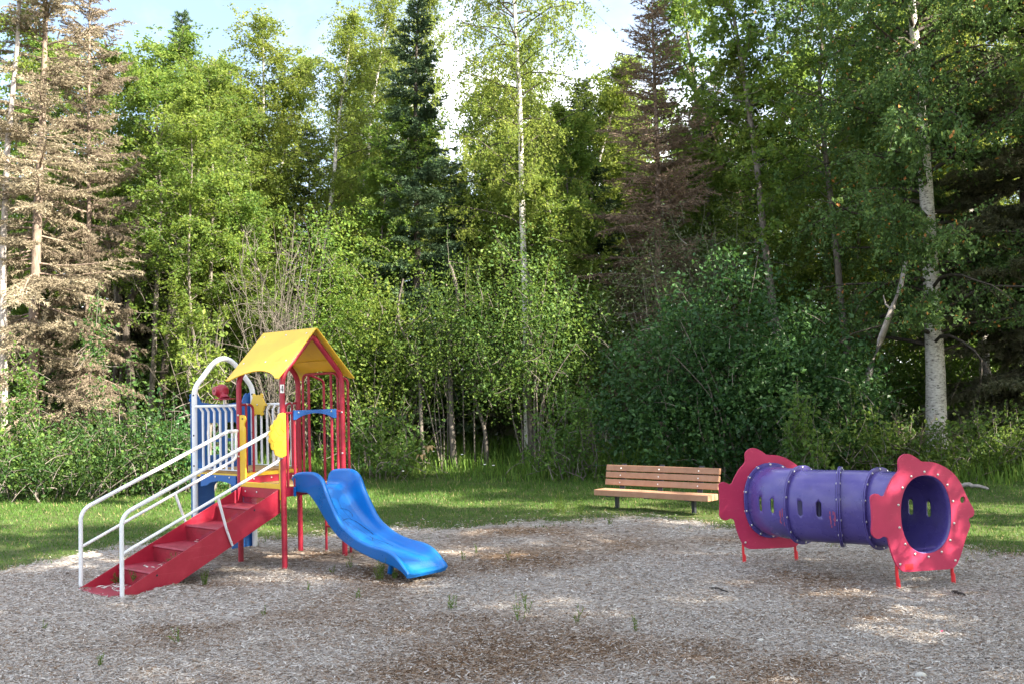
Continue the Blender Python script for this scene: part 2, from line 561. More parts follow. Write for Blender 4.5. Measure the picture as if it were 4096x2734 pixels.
# arches (two red, one white); each is one bent pipe
for x, mt, zs, zp, rf in ((H, RED, 2.075, 2.525, (0.16, 0.07)), (-H, RED, 2.075, 2.525, (0.16, 0.07))):
    p = fillet([(x, -H, -0.25), (x, -H, zs), (x, 0, zp), (x, H, zs), (x, H, -0.25)], [0, rf[0] * 1.6, rf[1], rf[0] * 1.6, 0], 8)
    MB().tube(p, 0.0305, 14).build('arch_frame', mt, ps)
p = fillet([(XW, -H, -0.25), (XW, -H, 1.98), (XW, 0, 2.46), (XW, H, 1.98), (XW, H, -0.25)], [0, 0.26, 0.30, 0.26, 0], 8)
o = MB().tube(p, 0.032, 14).build('arch_frame', WHITE, ps)
o['label'] = 'white arch of the back platform'
for z in (1.90, 1.42, 1.06):
    bolt(ps, (XW + 0.02, -H - 0.026, z), (0.6, -0.8, 0), BOLTD)
    bolt(ps, (XW + 0.02, H - 0.026, z), (0.6, -0.8, 0), BOLTD)
for x, y in ((H, -H), (H, H), (-H, -H)):
    for z in (1.655, 1.19):
        bolt(ps, (x + 0.018, y - 0.026, z), (0.55, -0.83, 0))

# roof: two boards meeting at the ridge, eaves cut in a shallow arc
slope = math.atan2(0.55, 0.515)
for sgn in (-1, 1):
    U = Vector((1, 0, 0))
    Vd = Vector((0, sgn * math.cos(slope), -math.sin(slope)))
    Wd = Vector((0, sgn * math.sin(slope), math.cos(slope)))
    hw, L = H + 0.09, 0.765
    eave = []
    for k in range(0, 17):
        s = -1 + 2 * k / 16
        a = max(0.0, 1 - (abs(s) / 0.86) ** 2.2)
        eave.append((s * hw, L - 0.115 * a ** 0.8 - 0.02 * (1 - abs(s))))
    outl = [(hw, 0.004), (-hw, 0.004)] + eave
    if sgn > 0:
        pass
    b = MB().prism(outl, 0.014, ((0, 0, 2.600), U, Vd, Wd), bev=0.003)
    rp = b.build('roof_panel', YELLOW, ps)
    for u in (-0.40, 0.02, 0.40):
        for v in (0.085, 0.50):
            q = Vector((0, 0, 2.600)) + U * u + Vd * v + Wd * 0.008
            bolt(rp, q, Wd)
    strap = MB().box(Vector((0, 0, 2.600)) + Vd * 0.50 - Wd * 0.016, (2 * H, 0.075, 0.014), Matrix(((1, 0, 0, 0), (0, Vd.y, Wd.y, 0), (0, Vd.z, Wd.z, 0), (0, 0, 0, 1))), 0.002)
    strap.build('roof_strap', YELLOW, rp)

# number plate wrapped round the near post
def wrap(px, py, ang0, pts, faces, r):
    V = []
    for a, z in pts:
        t = ang0 + a / r
        V.append((px + r * math.cos(t), py + r * math.sin(t), z))
    return V, faces


camdir = Vector((0 - PO[0], 0 - PO[1], 0))
ang = math.atan2(camdir.y, camdir.x) - PRZ
zc = 1.935
mb = MB()
pts, fc = [], []
for i in range(7):
    for z in (zc - 0.046, zc + 0.046):
        pts.append((-0.023 + 0.046 * i / 6, z))
for i in range(6):
    fc.append((2 * i, 2 * i + 2, 2 * i + 3, 2 * i + 1))
V, F = wrap(H, -H, ang, pts, fc, 0.0325)
sg = mb.add(V, F).build('number_plate', SIGNW, ps)
mb = MB()


def stroke(a0, z0, a1, z1, w0, w1=None):
    w1 = w1 or w0
    pts = [(a0 - w0 / 2, zc + z0), (a0 + w0 / 2, zc + z0), (a1 + w1 / 2, zc + z1), (a1 - w1 / 2, zc + z1)]
    V, F = wrap(H, -H, ang, pts, [(0, 1, 2, 3)], 0.0338)
    mb.add(V, F)


stroke(0.0065, -0.030, 0.0065, 0.032, 0.0085)
stroke(-0.0125, -0.011, 0.0035, 0.032, 0.0065, 0.006)
for i in range(4):
    a0 = -0.0155 + 0.030 * i / 4
    pts = [(a0, zc - 0.016), (a0 + 0.0075, zc - 0.016), (a0 + 0.0075, zc - 0.007), (a0, zc - 0.007)]
    V, F = wrap(H, -H, ang, pts, [(0, 1, 2, 3)], 0.0336)
    mb.add(V, F)
mb.build('printed_digit', SIGNB, sg)

# decks: boards between the posts
for z, x0, x1, nb in ((0.868, -H + 0.02, H - 0.012, 6), (1.015, XW + 0.03, -H - 0.01, 7)):
    w = (2 * H - 0.05) / nb
    for i in range(nb):
        y = -H + 0.025 + w * (i + 0.5)
        MB().box(((x0 + x1) / 2, y, z - 0.022), (x1 - x0, w - 0.006, 0.044), bev=0.004).build('deck_board', WOOD, ps)
# yellow edge under the upper boards, red riser between the decks, red channel rails
MB().box((-H + 0.0, 0, 0.9755), (0.030, 2 * H - 0.07, 0.043), bev=0.003).build('deck_edge', YELLOW, ps)
MB().box((-H + 0.004, 0, 0.912), (0.030, 2 * H - 0.065, 0.078), bev=0.003).build('riser_board', RED, ps)
for y in (-0.24, 0.0, 0.22):
    bolt(ps, (-H + 0.022, y, 0.922), (1, 0, 0))
for x in (H - 0.002,):
    MB().box((x, 0, 0.819), (0.012, 2 * H - 0.062, 0.100), bev=0.002).box((x - 0.03, 0, 0.774), (0.05, 2 * H - 0.062, 0.010)).build('deck_rail', RED, ps)
for y in (-H, H):
    MB().box((0, y, 0.815), (2 * H - 0.062, 0.012, 0.100), bev=0.002).build('deck_rail', RED, ps)
    MB().box((-H - S2 / 2, y * 0.985, 0.960), (S2 - 0.066, 0.012, 0.050), bev=0.002).build('deck_rail', YELLOW, ps)

# blue arched skirts under the upper deck
xa, xb = -1.185, -0.455
sk = [(xa, 0.968), (xa, 0.822)]
for k in range(0, 13):
    s = k / 12
    sk.append((xa + 0.14 + (xb - xa - 0.18) * s, 0.842 + 0.056 * math.sin(PI * min(1, s * 1.0)) ** 0.6))
sk += [(xb, 0.850), (xb, 0.968)]
for sg_ in (-1, 1):
    o = MB().prism(sk, 0.019, ((0, sg_ * (H + 0.018), 0), *XAX)).build('skirt_board', BLUEP, ps)
    for x in (-0.87, -0.58):
        bolt(o, (x, sg_ * (H + 0.029), 0.945), (0, sg_, 0))

# white guard rails on both sides of the upper deck
for sg_ in (-1, 1):
    y = sg_ * H
    g = MB().tube([(XW, y, 1.765), (-H, y, 1.765)], 0.0165, 10).build('guard_rail', WHITE, ps)
    MB().box((-H - S2 / 2 + 0.02, y - sg_ * 0.03, 0.998 + 0.027), (S2 - 0.10, 0.055, 0.006)).build('guard_foot_bar', WHITE, g)
    for i in range(7):
        x = XW + 0.115 + i * (S2 - 0.2) / 6
        yi = y - sg_ * 0.042
        MB().tube([(x, y, 1.765), (x, y - sg_ * 0.012, 1.745), (x, yi, 1.700), (x, yi, 1.670), (x, yi, 1.028)], 0.0145, 8, flat=[(1, 1)] * 5).build('baluster', WHITE, g)

# red hoops between the two decks
for sg_ in (-1, 1):
    p = fillet([(-H, sg_ * H, 1.772), (-H, sg_ * 0.225, 1.772), (-H, sg_ * 0.225, 0.985)], 0.07, 6)
    hp = MB().tube(p, 0.0145, 10).build('hoop_rail', RED, ps)
    MB().tube([(-H, sg_ * 0.318, 1.765), (-H, sg_ * 0.318, 0.985)], 0.0135, 8).build('baluster', RED, hp)
    bolt(hp, (-H + 0.012, sg_ * 0.31, 1.776), (1, 0, 0.2))

# guard over the slide
gb = MB().tube([(H, -H, 1.670), (H, H, 1.670)], 0.015, 10).build('slide_guard', RED, ps)
for y in (-0.352, -0.258, 0.258, 0.338):
    MB().tube([(H, y, 1.668), (H, y, 0.868)], 0.0145, 8).build('baluster', RED, gb)
ar = [(-0.290, 1.697), (-0.290, 1.594), (-0.255, 1.594)]
for k in range(0, 15):
    s = k / 14
    ar.append((-0.245 + 0.49 * s, 1.600 + 0.058 * math.sin(PI * s) ** 0.75))
ar += [(0.262, 1.594), (0.300, 1.594), (0.300, 1.697)]
bb = MB().prism(ar, 0.019, ((H + 0.026, 0, 0), *YAX)).build('guard_board', BLUEP, gb)
for y in (-0.225, 0.225):
    bolt(bb, (H + 0.037, y, 1.670), (1, 0, 0))

# climbing side: tall red hoop on the deck edge and a ladder outside it
p = fillet([(-0.315, H, 0.87), (-0.315, H, 2.11), (0.335, H, 2.11), (0.335, H, 0.87)], 0.09, 6)
lp = MB().tube(p, 0.0150, 10).build('climber_hoop', RED, ps)
for x in (-0.205, 0.215):
    MB().tube([(x, H, 2.105), (x, H, 0.87)], 0.0160, 8).build('baluster', RED, lp)
yl = H + 0.20
ld = MB()
for x in (-0.175, 0.275):
    ld.tube(fillet([(x, H, 2.10), (x, yl, 2.03), (x, yl, -0.2)], 0.07, 5), 0.0150, 10)
ldo = ld.build('ladder', RED, ps)
for z in (0.30, 0.60):
    MB().tube([(-0.175, yl, z), (0.275, yl, z)], 0.0135, 8).build('rung', RED, ldo)

# yellow entry frame at the head of the steps, and the half-sun board beside the near handrail
ent = [(-0.283, 0.906), (-0.283, 1.505), (-0.300, 1.535), (-0.296, 1.560), (-0.276, 1.590), (-0.272, 1.620), (-0.288, 1.648), (-0.32, 1.658),
       (-0.388, 1.656), (-0.388, 0.852), (0.347, 0.852), (0.347, 0.735), (0.373, 0.735), (0.373, 1.225), (0.349, 1.225), (0.349, 0.918), (0.337, 0.906)]
MB().prism(ent, 0.020, ((0, -H - 0.004, 0), *XAX), bev=0.004).build('entry_panel', YELLOW, ps)
bolt(ps, (-0.325, -H - 0.016, 1.615), (0, -1, 0), BOLTD)
sc = [(-0.405, 1.215), (-0.405, 1.668), (-0.44, 1.676), (-0.471, 1.670), (-0.496, 1.660), (-0.508, 1.632), (-0.520, 1.608), (-0.546, 1.602), (-0.560, 1.580), (-0.566, 1.560), (-0.590, 1.548), (-0.603, 1.525), (-0.600, 1.495), (-0.618, 1.475), (-0.626, 1.452), (-0.614, 1.425),
      (-0.624, 1.398), (-0.622, 1.372), (-0.600, 1.352), (-0.598, 1.322), (-0.588, 1.292), (-0.562, 1.278), (-0.553, 1.250), (-0.540, 1.226), (-0.515, 1.220), (-0.490, 1.202), (-0.45, 1.198)]
scs = [tuple(q_) for q_ in sc[:2]] + [tuple(q_) for q_ in spline(sc[2:], 2)]
eo = MB().prism(scs, 0.020, ((H + 0.042, 0, 0), *YAX), bev=0.004).build('sun_panel', YELLOW, ps)
gr = MB()
for k, (a, sx) in enumerate(((2.1, 1), (2.55, -1), (2.95, 1), (3.35, -1), (3.8, 1), (4.2, -1))):
    pp = []
    for i in range(9):
        s = i / 8
        rr = 0.03 + 0.17 * s
        aa = a + sx * 0.22 * math.sin(s * 2 * PI)
        pp.append((H + 0.0525, -0.405 + rr * math.cos(aa), 1.435 - rr * 1.05 * math.sin(aa)))
    gr.tube(pp, 0.0022, 4)
gr.build('carved_swirl', DARKYEL, eo)

# blue play panel at the back with window openings and a doorway cut below
hp_ = 0.425
ear = [(0.285, 1.812), (0.300, 1.845), (0.318, 1.885), (0.345, 1.915), (0.375, 1.905), (0.405, 1.925), (0.440, 1.905), (0.432, 1.872), (0.446, 1.845), (0.428, 1.812)]
right = ear + [(0.428, 0.0), (0.120, 0.0), (0.120, 0.78)]
right += [(0.120 * math.cos(a), 0.78 + 0.075 * math.sin(a)) for a in np.linspace(0, PI / 2, 6)[1:]]
left = [(-a, b) for a, b in right[::-1]][1:]
topc = [(-0.285 + 0.57 * k / 10, 1.812 - 0.030 * math.sin(PI * k / 10)) for k in range(1, 10)]
wins = []
for y0 in (-0.215, 0.035):
    wins.append([(y0, 1.17), (y0 + 0.18, 1.17), (y0 + 0.18, 1.325), (y0, 1.325)])
    wins.append([(y0, 1.360), (y0 + 0.18, 1.360), (y0 + 0.18, 1.52), (y0 + 0.15, 1.56), (y0 + 0.03, 1.56), (y0, 1.52)])
MB().prism(right + left + topc, 0.019, ((XW - 0.055, 0, 0), *YAX), wins).build('back_panel', BLUEP, ps)

# talk tube / periscope toy on the near white rail
tx, ty = -0.708, -H
te = MB().tube([(tx, ty, 1.765), (tx, ty, 1.845)], 0.015, 10).build('periscope', WHITE, ps)
MB().tube([(tx, ty, 1.838), (tx, ty, 1.846), (tx, ty, 1.850)], [0.125, 0.128, 0.118], 24).build('periscope_base', RED, te)
MB().tube([(tx + 0.005, ty, 1.850), (tx + 0.0, ty, 1.862), (tx - 0.015, ty, 1.885), (tx - 0.030, ty, 1.915), (tx - 0.045, ty, 1.945)], [0.064, 0.052, 0.046, 0.060, 0.058], 16).build('periscope_neck', RED, te)
hd = MB().sphere((tx - 0.058, ty + 0.005, 1.935), 0.083, 20, 12)
hd.tube([(tx - 0.062, ty - 0.04, 1.938), (tx - 0.066, ty - 0.090, 1.942)], [0.062, 0.050], 18)
hdo = hd.build('periscope_head', RED, te)
bolt(hdo, (tx - 0.066, ty - 0.092, 1.942), (0, -1, 0), BOLTD)

# yellow turtle wheel on the far white rail
tu = []
for k in range(72):
    a = 2 * PI * k / 72
    ru, rv = 0.142, 0.122
    bump = 0
    for c_, wd, hh in ((0.0, 0.15, 0.034), (PI, 0.15, 0.034), (1.0, 0.19, 0.034), (PI - 1.0, 0.19, 0.034), (-1.0, 0.19, 0.034), (PI + 1.0, 0.19, 0.034)):
        d = (a - c_ + PI) % (2 * PI) - PI
        if abs(d) < wd:
            bump = hh
    tu.append((ru * math.cos(a) + bump * math.cos(a), rv * math.sin(a) + bump * math.sin(a)))
tw = MB().prism(tu, 0.020, ((-1.125, H - 0.078, 1.765), *XAX), bev=0.004).build('turtle_wheel', YELLOW, ps)
MB().tube([(-1.125, H, 1.765), (-1.125, H - 0.070, 1.765)], 0.012, 8).build('wheel_hub', WHITE, tw)
bolt(tw, (-1.125, H - 0.090, 1.765), (0, -1, 0))

# ---- steps
ry = 0.380
z_t = [0.015, 0.180, 0.345, 0.510, 0.678]
y_f = [-2.290, -1.900, -1.516, -1.138, -0.765]
for sx in (-1, 1):
    x = sx * 0.355
    prof = [(-2.295, -0.02), (-2.295, 0.018), (-0.418, 0.858), (-0.418, 0.600), (-0.44, 0.590), (-1.825, -0.045), (-1.95, -0.12), (-2.2, -0.12)]
    so = MB().prism(prof, 0.007, ((x, 0, 0), *YAX), bev=0.0015).build('stringer', RED, ps)
    if sx > 0:
        for y, z in ((-0.747, 0.661), (-1.86, 0.152)):
            bolt(so, (x + 0.004, y, z), (1, 0, 0), BOLTD)
for i in range(5):
    yb = y_f[i + 1] + 0.004 if i < 4 else -0.420
    MB().loft([[(-0.350, y_f[i] + 0.012, z_t[i] - 0.030), (-0.350, y_f[i] + 0.001, z_t[i] - 0.014), (-0.350, y_f[i] + 0.006, z_t[i] - 0.003), (-0.350, y_f[i] + 0.018, z_t[i]), (-0.350, yb, z_t[i]), (-0.350, yb, z_t[i] - 0.004), (-0.350, y_f[i] + 0.020, z_t[i] - 0.006)],
               [(0.350, y_f[i] + 0.012, z_t[i] - 0.030), (0.350, y_f[i] + 0.001, z_t[i] - 0.014), (0.350, y_f[i] + 0.006, z_t[i] - 0.003), (0.350, y_f[i] + 0.018, z_t[i]), (0.350, yb, z_t[i]), (0.350, yb, z_t[i] - 0.004), (0.350, y_f[i] + 0.020, z_t[i] - 0.006)]],
              smooth=False).build('step', REDSTEP, ps)
    zt = z_t[i + 1] - 0.030 if i < 4 else 0.745
    MB().box((0, yb + 0.010, (z_t[i] + zt) / 2), (0.698, 0.003, zt - z_t[i])).build('punched_riser', PERF, ps)
MB().box((0, -0.428, 0.800), (0.698, 0.004, 0.108)).build('head_plate', RED, ps)
for x in (-0.28, -0.06, 0.26):
    bolt(ps, (x, -0.431, 0.803), (0, -1, 0))
for sx in (-1, 1):
    x = sx * H
    e = -0.425 if sx < 0 else -0.44
    tp = fillet([(x, -2.243, -0.2), (x, -2.243, 0.775), (x, -0.56, 1.478), (x, e, 1.478)], [0, 0.17, 0.10, 0], 8)
    hr = MB().tube(tp, 0.0205, 12).build('handrail', WHITE, ps)
    lr = fillet([(x, -2.243, 0.412), (x, -0.52, 1.150), (x, e - 0.01, 1.470)], [0, 0.12, 0], 8)
    lr = fillet([(x, -2.243, 0.412), (x, -0.455, 1.165), (x, -0.455, 1.475)], [0, 0.09, 0], 8)
    MB().tube(lr, 0.0160, 10).build('lower_rail', WHITE, hr)
    xs = x - sx * 0.030
    st = MB().tube([(x, -1.215, 0.842), (xs, -1.10, 0.50), (xs, -1.035, 0.330)], 0.0165, 8, flat=[(1, 1), (1.15, 0.6), (1.2, 0.5)])
    so = st.build('rail_stay', WHITE, hr)
    for y, z in ((-1.10, 0.50), (-1.05, 0.37)):
        bolt(so, (xs + sx * 0.012, y, z), (sx, 0, 0))

# ---- slide
bt = [((.40, .800), (.372, .975)), ((.455, .798), (.425, 1.012)), ((.53, .797), (.50, 1.026)), ((.613, .792), (.66, 1.036)), ((.70, .735), (.79, 1.022)), ((.80, .645), (.89, .958)), ((.891, .548), (.965, .82)),
      ((1.0, .45), (1.07, .665)), ((1.109, .368), (1.18, .530)), ((1.25, .300), (1.30, .452)), ((1.389, .252), (1.42, .394)), ((1.55, .21), (1.57, .350)),
      ((1.706, .176), (1.72, .326)), ((1.86, .150), (1.87, .310)), ((1.99, .125), (1.985, .276)), ((2.075, .095), (2.07, .222)), ((2.13, .062), (2.135, .165)), ((2.160, .045), (2.178, .128)), ((2.166, .042), (2.196, .098))]
B_ = spline([b for b, t in bt], 3)
T_ = spline([t for b, t in bt], 3)
bedth = spline([(0.055 + 0 * i,) for i in range(13)] + [(.055,), (.058,), (.062,), (.068,), (.062,), (.040,)], 3)
rings = []
BED = []
for i, (b, t) in enumerate(zip(B_, T_)):
    L = float(np.linalg.norm(t - b))
    u = (t - b) / L
    vb = min(float(bedth[i][0]), L * 0.93)
    lo = max(L - 0.030, vb)
    w = 0.270
    rim = min(0.035, (L - vb) * 0.8)
    half = [(0.0, 0.006), (w - 0.06, 0.004), (w - 0.02, 0.012), (w - 0.006, 0.030 if L > 0.09 else 0.012),
            (w - 0.006, max(L - rim - 0.018, 0.035 if L > 0.09 else 0.02)), (w + 0.006, max(L - rim, 0.045 if L > 0.09 else 0.03)), (w + 0.008, L - rim * 0.35), (w - 0.004, L - 0.003), (w - 0.022, L),
            (w - 0.040, L - rim * 0.25), (w - 0.050, L - rim * 0.9), (w - 0.062, vb + (L - vb) * 0.45), (w - 0.080, vb + (L - vb) * 0.18), (w - 0.108, vb + (L - vb) * 0.04), (w - 0.135, vb), (0.0, vb)]
    ring = []
    for y, v in half:
        ring.append((b[0] + u[0] * v, -y, b[1] + u[1] * v))
    for y, v in half[-2:0:-1]:
        ring.append((b[0] + u[0] * v, y, b[1] + u[1] * v))
    rings.append(ring)
    BED.append((b[0] + u[0] * vb, b[1] + u[1] * vb, u[0], u[1]))
so = MB().loft(rings[::1]).build('slide', BLUES, ps)
for y in (-0.281, 0.281):
    bolt(so, (0.402, y, 0.985), (0, y, 0))
for y in (-0.276, 0.276):
    MB().box((0.425, y, 0.815), (0.030, 0.022, 0.10), bev=0.006).build('slide_bracket', BLUES, so)
MB().tube([(1.68, 0, 0.20), (1.60, 0, -0.12)], 0.030, 12).build('slide_foot', BLUES, so)
# dark rubbing marks on the bed
rnd = random.Random(5)


def bed_at(s, y, lift=0.0016):
    i = int(s)
    fr = s - i
    p, q = BED[i], BED[min(i + 1, len(BED) - 1)]
    v = [p[k] + (q[k] - p[k]) * fr for k in range(4)]
    return Vector((v[0] + v[2] * lift, y, v[1] + v[3] * lift))


sf = MB()
for ln, w in (([(17, -.02), (17.4, .03), (18, .07), (19, .085), (19.8, .07)], .005), ([(20.5, -.08), (20.2, -.03), (20.4, .02), (21.5, .07), (23, .10), (25, .125), (26.5, .12)], .0075),
              ([(27, .05), (28, .06), (29.5, .09), (31, .115), (33, .12)], .0055), ([(27.5, .08), (28.5, .03), (29.5, .02)], .004), ([(21, -.04), (24, .03), (29, .05), (33, .06)], .002),
              ([(16, -.10), (20, -.07), (24, -.05)], .002), ([(14, .02), (17, .00), (21, .03)], .002), ([(23, -.02), (27, .01), (31, .00)], .0018)):
    lp_ = [q for q in spline([(s, y) for s, y in ln], 4)]
    for i in range(len(lp_) - 1):
        (s0, y0), (s1, y1) = lp_[i], lp_[i + 1]
        a, b = bed_at(s0, y0), bed_at(s1, y1)
        d = (b - a).normalized()
        up = Vector((BED[int(s0)][2], 0, BED[int(s0)][3]))
        sd = d.cross(up).normalized() * w * rnd.uniform(.4, 1.0)
        sf.add([a - sd, a + sd, b + sd, b - sd], [(0, 1, 2, 3)])
sf.build('scuff_mark', SCUFF, so)

# ------------------------------------------------------------------ fish-shaped crawl tunnel
OV = (0.267, 0.343)


def oval(a, hw, hh):
    """stadium-like oval: flat-ish sides"""
    c, s = math.cos(a), math.sin(a)
    e = 2 / 2.25
    return (hw * math.copysign(abs(c) ** e, c), hh * math.copysign(abs(s) ** e, s))


ZC = 0.645
out = [(-0.246, 0.808), (-0.240, .835), (-0.217, 0.848), (-0.192, .853), (-0.167, 0.847), (-0.150, .835), (-0.132, 0.828), (-.115, .828), (-0.099, 0.839), (-0.071, 0.889), (-0.017, 0.97), (0.036, 1.021), (0.056, 1.05), (0.057, 1.117), (0.074, 1.154), (0.115, 1.179), (0.166, 1.182), (0.215, 1.164), (0.274, 1.128), (0.304, 1.109), (0.385, 1.103), (0.466, 1.085), (0.566, 1.038), (0.646, 0.978), (0.713, 0.889), (0.759, 0.793), (0.797, 0.722), (0.835, 0.66), (0.84, 0.626), (0.826, 0.597), (0.799, 0.586), (0.779, 0.577), (0.778, 0.553), (0.788, 0.509), (0.735, 0.411), (0.686, 0.296), (0.639, 0.206), (0.605, 0.17), (0.552, 0.149), (0.409, 0.150), (0.206, 0.155), (0.086, 0.158), (0.037, 0.173), (-0.001, 0.209), (-0.037, 0.274), (-0.071, 0.375), (-0.086, 0.447), (-0.1, 0.468), (-0.134, 0.48), (-0.164, 0.469), (-0.199, 0.465), (-0.232, 0.486), (-0.251, 0.524), (-0.243, 0.61), (-0.241, 0.709)]
outs = [tuple(q) for q in spline(out, 3, True)]
UC = 0.322
hole = [(UC + oval(a, *OV)[0], ZC + oval(a, *OV)[1]) for a in np.linspace(0, 2 * PI, 57)[:-1]]
eye = [(0.722 + 0.030 * math.cos(a), 0.748 + 0.030 * math.sin(a)) for a in np.linspace(0, 2 * PI, 17)[:-1]]
TN = np.array([3.308, 8.727])
TF = np.array([2.303, 10.197])
AN, AF = 0.30, 0.23
tun = thing('crawl_tunnel', 'bent purple crawl tunnel between two red fish-shaped end boards', 'play tunnel', (2.9, 9.5, 0), 0)
T0 = Vector((2.9, 9.5, 0))


def panel(T, al, label):
    ux = Vector((math.cos(al), math.sin(al), 0))
    w = Vector((math.sin(al), -math.cos(al), 0))
    org = Vector((T[0], T[1], 0)) - T0
    p = MB().prism(outs, 0.020, (org, ux, (0, 0, 1), w), [hole, eye], bev=0.004).build('fish_board', FISHRED, tun)
    p['label'] = label
    for k in range(14):
        a = 2 * PI * (k + 0.5) / 14
        q = oval(a, OV[0] + 0.030, OV[1] + 0.030)
        bolt(p, org + ux * (UC + q[0]) + Vector((0, 0, ZC + q[1])) + w * 0.012, w)
    for u, z in ((0.021, 0.23), (0.605, 0.219)):
        bolt(p, org + ux * u + Vector((0, 0, z)) + w * 0.012, w)
    for u in (0.008, 0.592):
        b = org + ux * u - w * 0.022
        MB().tube([b + Vector((0, 0, 0.27)), b + Vector((0, 0, 0.115)), b + Vector((0.008, 0, 0.09)), b + Vector((0.010, 0, -0.2))], 0.0205, 10,
                  flat=[(0.55, 1.05), (0.6, 1.05), (0.95, 0.95), (1, 1)]).build('leg', LEGRED, tun)
    return p, org, ux, w


pn, orgN, uxN, wN = panel(TN, AN, 'nearer red fish board with the open tunnel mouth')
pf_, orgF, uxF, wF = panel(TF, AF, 'farther red fish board beside the bench')
MB().box(orgN + uxN * 0.115 + Vector((0, 0, 0.20)) + wN * 0.0103, (0.085, 0.001, 0.052), Matrix.Rotation(AN, 4, 'Z')).build('faded_sticker_patch', LEGRED, pn)

# centre line: straight collar, four 27-degree bends, straight collar
CF = TF + UC * np.array([math.cos(AF), math.sin(AF)])
CN = TN + UC * np.array([math.cos(AN), math.sin(AN)])
angs = np.radians([13, 39, 66, 41, 16])
pts, sid, tang = [], [], []
p = np.array(CF) + 0.02 * np.array([math.sin(angs[0]), -math.cos(angs[0])])
R_ = 0.83
cur = []
secs = []
L1, L2 = 0.13, 0.18
for k in range(4):
    line = []
    n = 14
    a0, a1 = angs[k], angs[k + 1]
    if k == 0:
        for i in range(3):
            line.append((p.copy(), a0))
            p = p + L1 / 3 * np.array([math.sin(a0), -math.cos(a0)])
    for i in range(n + 1):
        t = a0 + (a1 - a0) * i / n
        line.append((p.copy(), t))
        if i < n:
            tm = a0 + (a1 - a0) * (i + 0.5) / n
            p = p + R_ * abs(a1 - a0) / n * np.array([math.sin(tm), -math.cos(tm)])
    if k == 3:
        for i in range(3):
            p = p + L2 / 3 * np.array([math.sin(a1), -math.cos(a1)])
            line.append((p.copy(), a1))
    secs.append(line)
end = p
corr = (CN - end)          # spread the small closing error along the line
tot = sum(len(s) for s in secs)
cnt = 0
for s in secs:
    for i in range(len(s)):
        f = min(1.0, cnt / (tot - 4))
        s[i] = (s[i][0] + corr * f - 0.012 * np.array([0, 0]), s[i][1])
        cnt += 1
    cnt -= 1


def ring_at(pt, t, hw, hh, n=48):
    ax = Vector((math.cos(t), math.sin(t), 0))
    o = Vector((pt[0], pt[1], ZC)) - T0
    return [o + ax * oval(2 * PI * k / n, hw, hh)[0] + Vector((0, 0, oval(2 * PI * k / n, hw, hh)[1])) for k in range(n)]


def stadium_prism(c, along, dirn, hw=0.024, hh=0.072, d=0.09):
    pr = []
    for a in np.linspace(0, PI, 9):
        pr.append((hw * math.cos(a), hh - hw + hw * math.sin(a)))
    for a in np.linspace(PI, 2 * PI, 9):
        pr.append((hw * math.cos(a), -hh + hw + hw * math.sin(a)))
    A = [c + along * u + Vector((0, 0, v)) - dirn * d for u, v in pr]
    B = [c + along * u + Vector((0, 0, v)) + dirn * d for u, v in pr]
    return A, B


